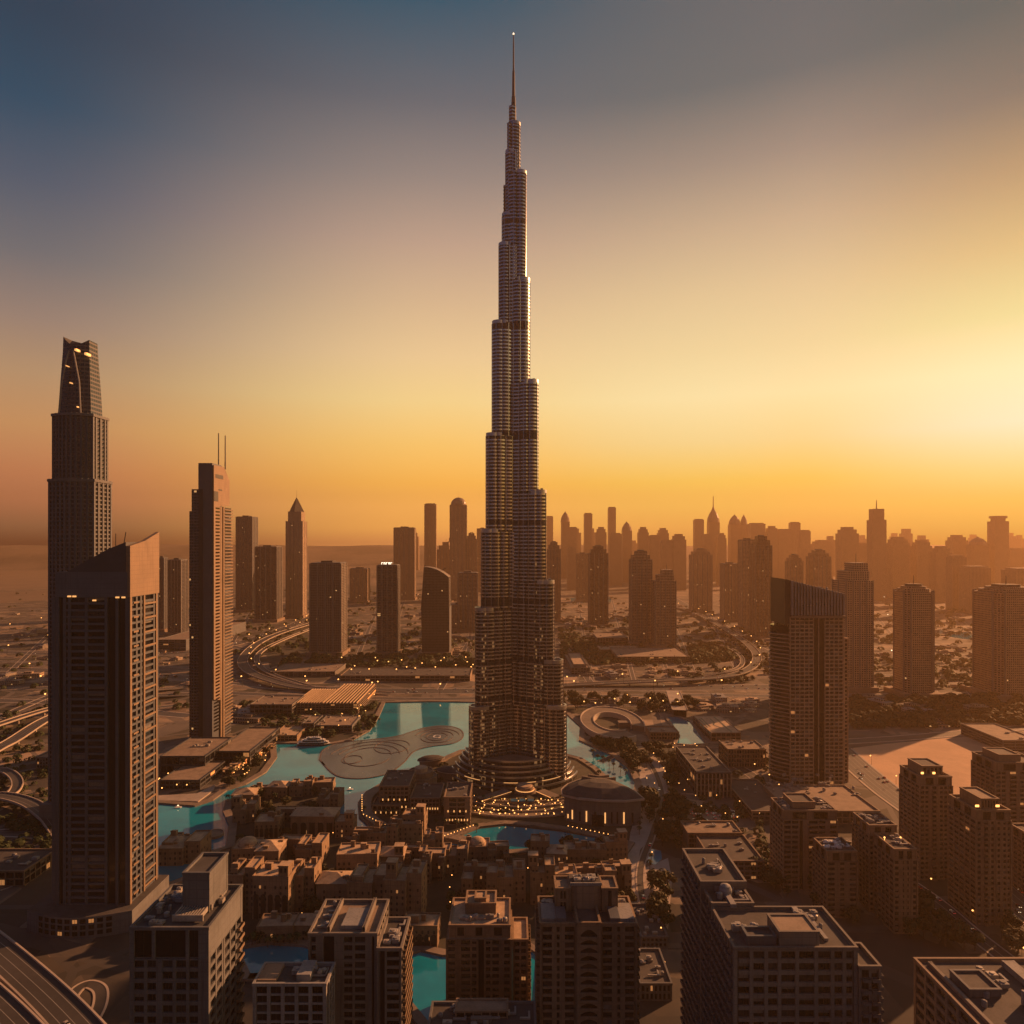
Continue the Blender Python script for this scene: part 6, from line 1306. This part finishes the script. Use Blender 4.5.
for (xa, ya), (xb, yb), n in (((640, 838), (640, 800), 7), ((596, 778), (628, 806), 8), ((480, 834), (360, 812), 12), ((590, 756), (634, 780), 8), ((380, 722), (352, 744), 8), ((225, 805), (300, 789), 10), ((445, 866), (625, 855), 14), ((240, 948), (300, 945), 8), ((650, 860), (655, 930), 9)):
    for i in range(n):
        t = (i + .5) / n; x, y = G(xa + (xb - xa) * t + R.uniform(-1.5, 1.5), ya + (yb - ya) * t + R.uniform(-1, 1)); tree(x, y, 'palm tree in the row along the water promenade', 'palm trees along the promenades', R.uniform(.8, 1.1), PALM, .3)
def tree_mass(name, lab, poly, n, s0, s1):
    mb = MB(); q = random.Random(len(lab))
    for x, y in ([G(*p) for p in [(q.uniform(min(a[0] for a in poly), max(a[0] for a in poly)), q.uniform(min(a[1] for a in poly), max(a[1] for a in poly))) for _ in range(n * 3)] if inside(p, poly)][:n]):
        r = q.uniform(s0, s1)
        for i in range(34):
            u, t = q.uniform(-.2, 1), q.uniform(0, 6.283); s = math.sqrt(max(0, 1 - u * u)); p = Vector((x + r * s * math.cos(t), y + r * s * math.sin(t), r * .55 + r * u * .75)); nr = Vector((s * math.cos(t) + q.uniform(-.5, .5), s * math.sin(t) + q.uniform(-.5, .5), u + .3)).normalized(); a = nr.orthogonal().normalized(); b = nr.cross(a); e = r * q.uniform(.25, .42)
            mb.quad([p + a * e, p + b * e, p - a * e, p - b * e])
    o = mb.build(name, ['leaf']); return tag(o, lab, 'trees', None, 'stuff')
tree_mass('tree_belt', 'long dark belt of trees beyond the sandy lot', [(850,700),(1060,697),(1060,724),(850,730)], 420, 5, 9)
tree_mass('woods', 'dark grove inside the right road loop', [(690,648),(722,644),(735,660),(690,664)], 150, 5, 9)
tree_mass('woods', 'dark trees around the feet of the three dark towers', [(290,655),(470,655),(475,668),(280,668)], 220, 5, 8)
tree_mass('woods', 'trees along the avenue right of the tallest tower', [(560,630),(600,640),(640,662),(590,666),(562,660)], 220, 5, 9)
tree_mass('woods', 'thin trees on the right plain', [(850,605),(1050,605),(1050,690),(850,690)], 420, 5, 10)
tree_mass('woods', 'dark scrub among the left highways', [(0,590),(235,590),(235,700),(0,760)], 240, 3, 7)
tree_mass('woods', 'scattered hazy trees between the towers right of the tallest tower', [(560,596),(830,600),(830,680),(690,684),(560,640)], 520, 4, 9)
tree_mass('woods', 'scattered trees on the plain behind the three dark towers', [(235,590),(480,590),(480,656),(235,656)], 420, 4, 9)
tree_mass('woods', 'dark shrubs around the podium roofs at the right', [(700,745),(770,745),(770,800),(850,850),(760,880),(690,820)], 160, 2.5, 5)
tree_mass('woods', 'dark shrubs on the verges at the far left', [(-20,760),(52,740),(52,850),(-20,860)], 150, 2.5, 5)
tree_mass('woods', 'planting on the terraces of the tower island', [(440,762),(470,770),(480,800),(575,800),(560,812),(470,815),(380,800)], 150, 1.6, 3.2)
tree_mass('woods', 'dark trees along the shore below the highway', [(240,704),(380,704),(372,728),(350,738),(250,735)], 170, 4, 6)

# ------------------------------------------------------------------ lamps and cars
mb = MB(); mb.tube([(0, 0, 0), (0, 0, 8), (.9, 0, 8.6)], [.14, .1, .08], 6); LP = mb.mesh('pole', ['black'])
mb = MB(); mb.lathe([(.1, 8.0), (.55, 8.3), (.62, 8.7), (.35, 9.0), (.05, 9.05)], 8, 1.1, 0); LH = mb.mesh('lamp_head', ['lamp'])
mb = MB(); mb.lathe([(.1, 8.0), (.6, 8.35), (.6, 8.8), (.05, 9.1)], 8, 1.1, 0); LHW = mb.mesh('lamp_head', ['lampwhite'])
mb = MB(); mb.lathe([(.06, 2.6), (.38, 2.8), (.38, 3.2), (.05, 3.4)], 8); LS = mb.mesh('lamp_head', ['lamp']); mb = MB(); mb.tube([(0, 0, 0), (0, 0, 2.7)], [.09, .07], 6); LPS = mb.mesh('pole', ['black'])
def lamp(x, y, lab, gr, small=False, white=False, z=.1, s=1.0, nm='street_lamp'):
    o = thing(nm, lab, 'lamp', (x, y, z), R.uniform(0, 6.28), gr); link('pole', LPS if small else LP, o); link('lamp_head', LS if small else (LHW if white else LH), o); f = s * (1.0 if small else max(1.0, min(1.8, y / 650))); o.scale = (f, f, f)
def along(ln, step, d, lab, gr, zs=None, **k):
    acc = 0; off = offset_line(ln, d)
    for i in range(1, len(ln)):
        acc += math.dist(ln[i], ln[i - 1])
        if acc >= step:
            acc = 0; x, y = off[i]
            if y > 300 and abs(x / y) < .8: lamp(x, y, lab, gr, z=(zs[i] if zs else .1), **k)
along(RL['leftroad'], 85, 19, 'tall amber lamp along the highway at the left junction', 'lamps of the left junction highway', s=1.3)
along(RL['main'], 110, -24, 'tall amber lamp along the long highway behind the lake', 'lamps of the long highway', s=1.2)
along(RL['fly_left'], 70, 11, 'amber lamp on the left junction flyover', 'lamps of the left flyover', zs=RZ1, s=1.1)
along(RL['fly_right'], 90, 10, 'amber lamp on the right loop flyover', 'lamps of the right flyover', zs=RZ2, s=1.1)
along(RL['diag'], 60, 18, 'amber lamp along the diagonal road beside the sandy lot', 'lamps of the diagonal road'); along(RL['street'], 42, 8, 'amber lamp on the street between the right hand towers', 'lamps of the street between the right towers'); along(RL['mid'], 26, 8, 'amber lamp on the short street left of the slatted crown tower', 'lamps of the short street'); along(RL['court'], 30, 7, 'amber lamp on the lane beside the pointed roof hall', 'lamps of the hall lane', s=.8)
for poly, n, gap, lab, gr, kw in (([(480,806),(565,803),(570,822),(476,822)], 46, 3, 'small amber globe lamp in the crowded entrance court', 'globe lamps of the entrance court', dict(small=True, z=2.2, s=1.5, nm='globe_lamp')),
    ([(226,775),(264,752),(272,760),(240,782)], 26, 3, 'small amber globe lamp at the waterside restaurants', 'globe lamps of the restaurants', dict(small=True, z=.3, s=1.4, nm='globe_lamp')),
    ([(158,770),(200,770),(200,792),(158,794)], 12, 3, 'globe lamp on the terrace of the stepped mall podium', 'globe lamps of the mall terrace', dict(small=True, s=1.6, z=1.2, nm='globe_lamp')),
    ([(238,800),(430,800),(430,930),(240,930)], 36, 8, 'small lantern in the lanes of the left old town quarter', 'lanterns of the left old town', dict(small=True, s=1.0, nm='globe_lamp')),
    ([(445,865),(630,862),(630,920),(445,920)], 22, 8, 'small lantern in the lanes of the right old town quarter', 'lanterns of the right old town', dict(small=True, s=1.0, nm='globe_lamp')),
    ([(640,745),(700,745),(740,810),(645,800)], 26, 8, 'amber lamp on the plazas around the finned office block', 'lamps of the plazas', dict(s=.7)),
    ([(700,790),(765,790),(790,830),(700,822)], 14, 8, 'amber lamp in the car park behind the finned office block', 'lamps of the car park', dict(s=.8)),
    ([(580,702),(690,702),(690,712),(580,712)], 12, 10, 'amber lamp in the tree strip above the spiral ramp', 'lamps of the tree strip', dict(s=1.0)),
    ([(300,700),(378,700),(372,728),(300,738)], 16, 10, 'amber lamp on the lake shore behind the white boat', 'lamps of the lake shore', dict(s=.8)),
    ([(0,600),(190,600),(190,700),(0,710)], 22, 25, 'amber lamp among the highways at the far left', 'lamps of the far left highways', dict(s=1.3)),
    ([(860,600),(1020,600),(1020,700),(860,700)], 12, 30, 'pale lamp on the plain at the far right', 'lamps of the right plain', dict(s=1.3, white=True)),
    ([(340,662),(475,662),(475,680),(340,680)], 20, 14, 'amber lamp in front of the dark podium beneath the three towers', 'lamps of the dark podium', dict(s=1.1))):
    for x, y in zone_pts(poly, n, gap): lamp(x, y, lab, gr, **kw)
for k in range(30):
    a = math.radians(214 + 112 * k / 29); lamp(TX + 9 + 124.6 * math.cos(a), TY + 124.6 * math.sin(a), 'small amber globe lamp on the canal rim of the entrance court', 'globe lamps of the court rim', small=True, z=1.8, nm='globe_lamp')
for r_, n_, z_ in ((92.4, 20, 3.0), (103.2, 24, 2.4), (112.2, 26, 1.9)):
    for k in range(n_):
        a = math.radians(216 + 108 * k / (n_ - 1)); lamp(TX + 9 + r_ * math.cos(a), TY + r_ * math.sin(a), 'small amber globe lamp on the curved terrace walls of the entrance court', 'globe lamps of the court terraces', small=True, z=z_, s=.8, nm='globe_lamp')
for A, B, n_ in (((362, 800), (362, 818), 8), ((362, 820), (405, 841), 14), ((405, 841), (440, 844), 10), ((440, 844), (478, 830), 12), ((566, 832), (628, 845), 14)):
    for k in range(n_):
        t = (k + .5) / n_; x, y = G(A[0] + (B[0] - A[0]) * t, A[1] + (B[1] - A[1]) * t - 3, 4); lamp(x, y, 'small amber globe lamp along the water edge of the hotel point', 'globe lamps of the waterfront', small=True, z=4.2, s=1.0, nm='globe_lamp')
CARM = []
for c in ((.6, .6, .6), (.05, .05, .055), (.3, .05, .04), (.35, .36, .38), (.55, .5, .42)):
    mb = MB()
    pr = [(-2.2, .35), (2.2, .35), (2.25, .8), (1.2, .95), (.6, 1.45), (-1.2, 1.5), (-1.9, 1.0), (-2.25, .95)]
    for y in (-.88, .88): mb.v += [(x, y * (.82 if z > 1.2 else 1), z) for x, z in pr]
    n = len(pr); mb.f += [tuple(range(n)), tuple(range(2 * n - 1, n - 1, -1))] + [(k, n + k, n + (k + 1) % n, (k + 1) % n) for k in range(n)]; mb.m += [0] * (n + 2); mb.m[2 + 3] = 1; mb.m[2 + 5] = 1
    for x in (-1.4, 1.4):
        for y in (-.9, .9): mb.box(x - .33, x + .33, y - .1, y + .1, 0, .66, 2)
    for y in (-.6, .6): mb.box(2.2, 2.32, y - .18, y + .18, .6, .82, 3); mb.box(-2.34, -2.24, y - .2, y + .2, .7, .9, 4)
    if 'pc' not in MT: MT['tail'] = glow('tail_light', (1, .05, .02), .35); MT['pc'] = 1
    CARM.append(mb.mesh('car', [plain('car_paint', c, .3, .3, var=.05), 'glass', 'black', 'lampwhite', 'tail']))
def cars(ln, wd, n, lab, gr, zs=None):
    for k in range(n):
        i = R.randrange(1, len(ln) - 1); d = R.choice((-1, 1)) * R.uniform(.12, .42) * wd; p = offset_line(ln, d)[i]; t = R.random(); q = offset_line(ln, d)[i + 1]; x, y = p[0] + (q[0] - p[0]) * t, p[1] + (q[1] - p[1]) * t
        if not (y > 250 and abs(x / y) < .78): continue
        o = link('car', R.choice(CARM), None, (x, y, (zs[i] + (zs[i + 1] - zs[i]) * t + .05) if zs else .28), math.atan2(q[1] - p[1], q[0] - p[0]) + (math.pi if d > 0 else 0)); tag(o, lab, 'car', gr)
cars(RL['main'], 44, 80, 'tiny car on the long highway behind the lake', 'cars on the long highway'); cars(RL['leftroad'], 36, 40, 'tiny car on the highway at the left junction', 'cars on the left highway'); cars(RL['north'], 40, 34, 'tiny car on the highway running north at the right', 'cars on the north highway')
cars(RL['diag'], 34, 30, 'small car on the diagonal road beside the sandy lot', 'cars on the diagonal road'); cars(RL['street'], 14, 12, 'small car on the street between the right hand towers', 'cars on the right street'); cars(RL['court'], 7, 6, 'small car on the lane beside the pointed roof hall', 'cars on the hall lane'); cars(RL['bottomleft'], 18, 5, 'dark car on the bridge in the bottom left corner', 'cars on the corner bridge', _z); cars(RL['fly_right'], 16, 12, 'tiny car on the right loop flyover', 'cars on the right flyover', RZ2)
for x, y in zone_pts([(672,812),(730,806),(742,820),(690,822)], 30, 3.2): tag(link('car', R.choice(CARM), None, (x, y, .12), R.choice((0, .1, 1.57))), 'parked car in the car park behind the finned office block', 'car', 'cars in the car park')
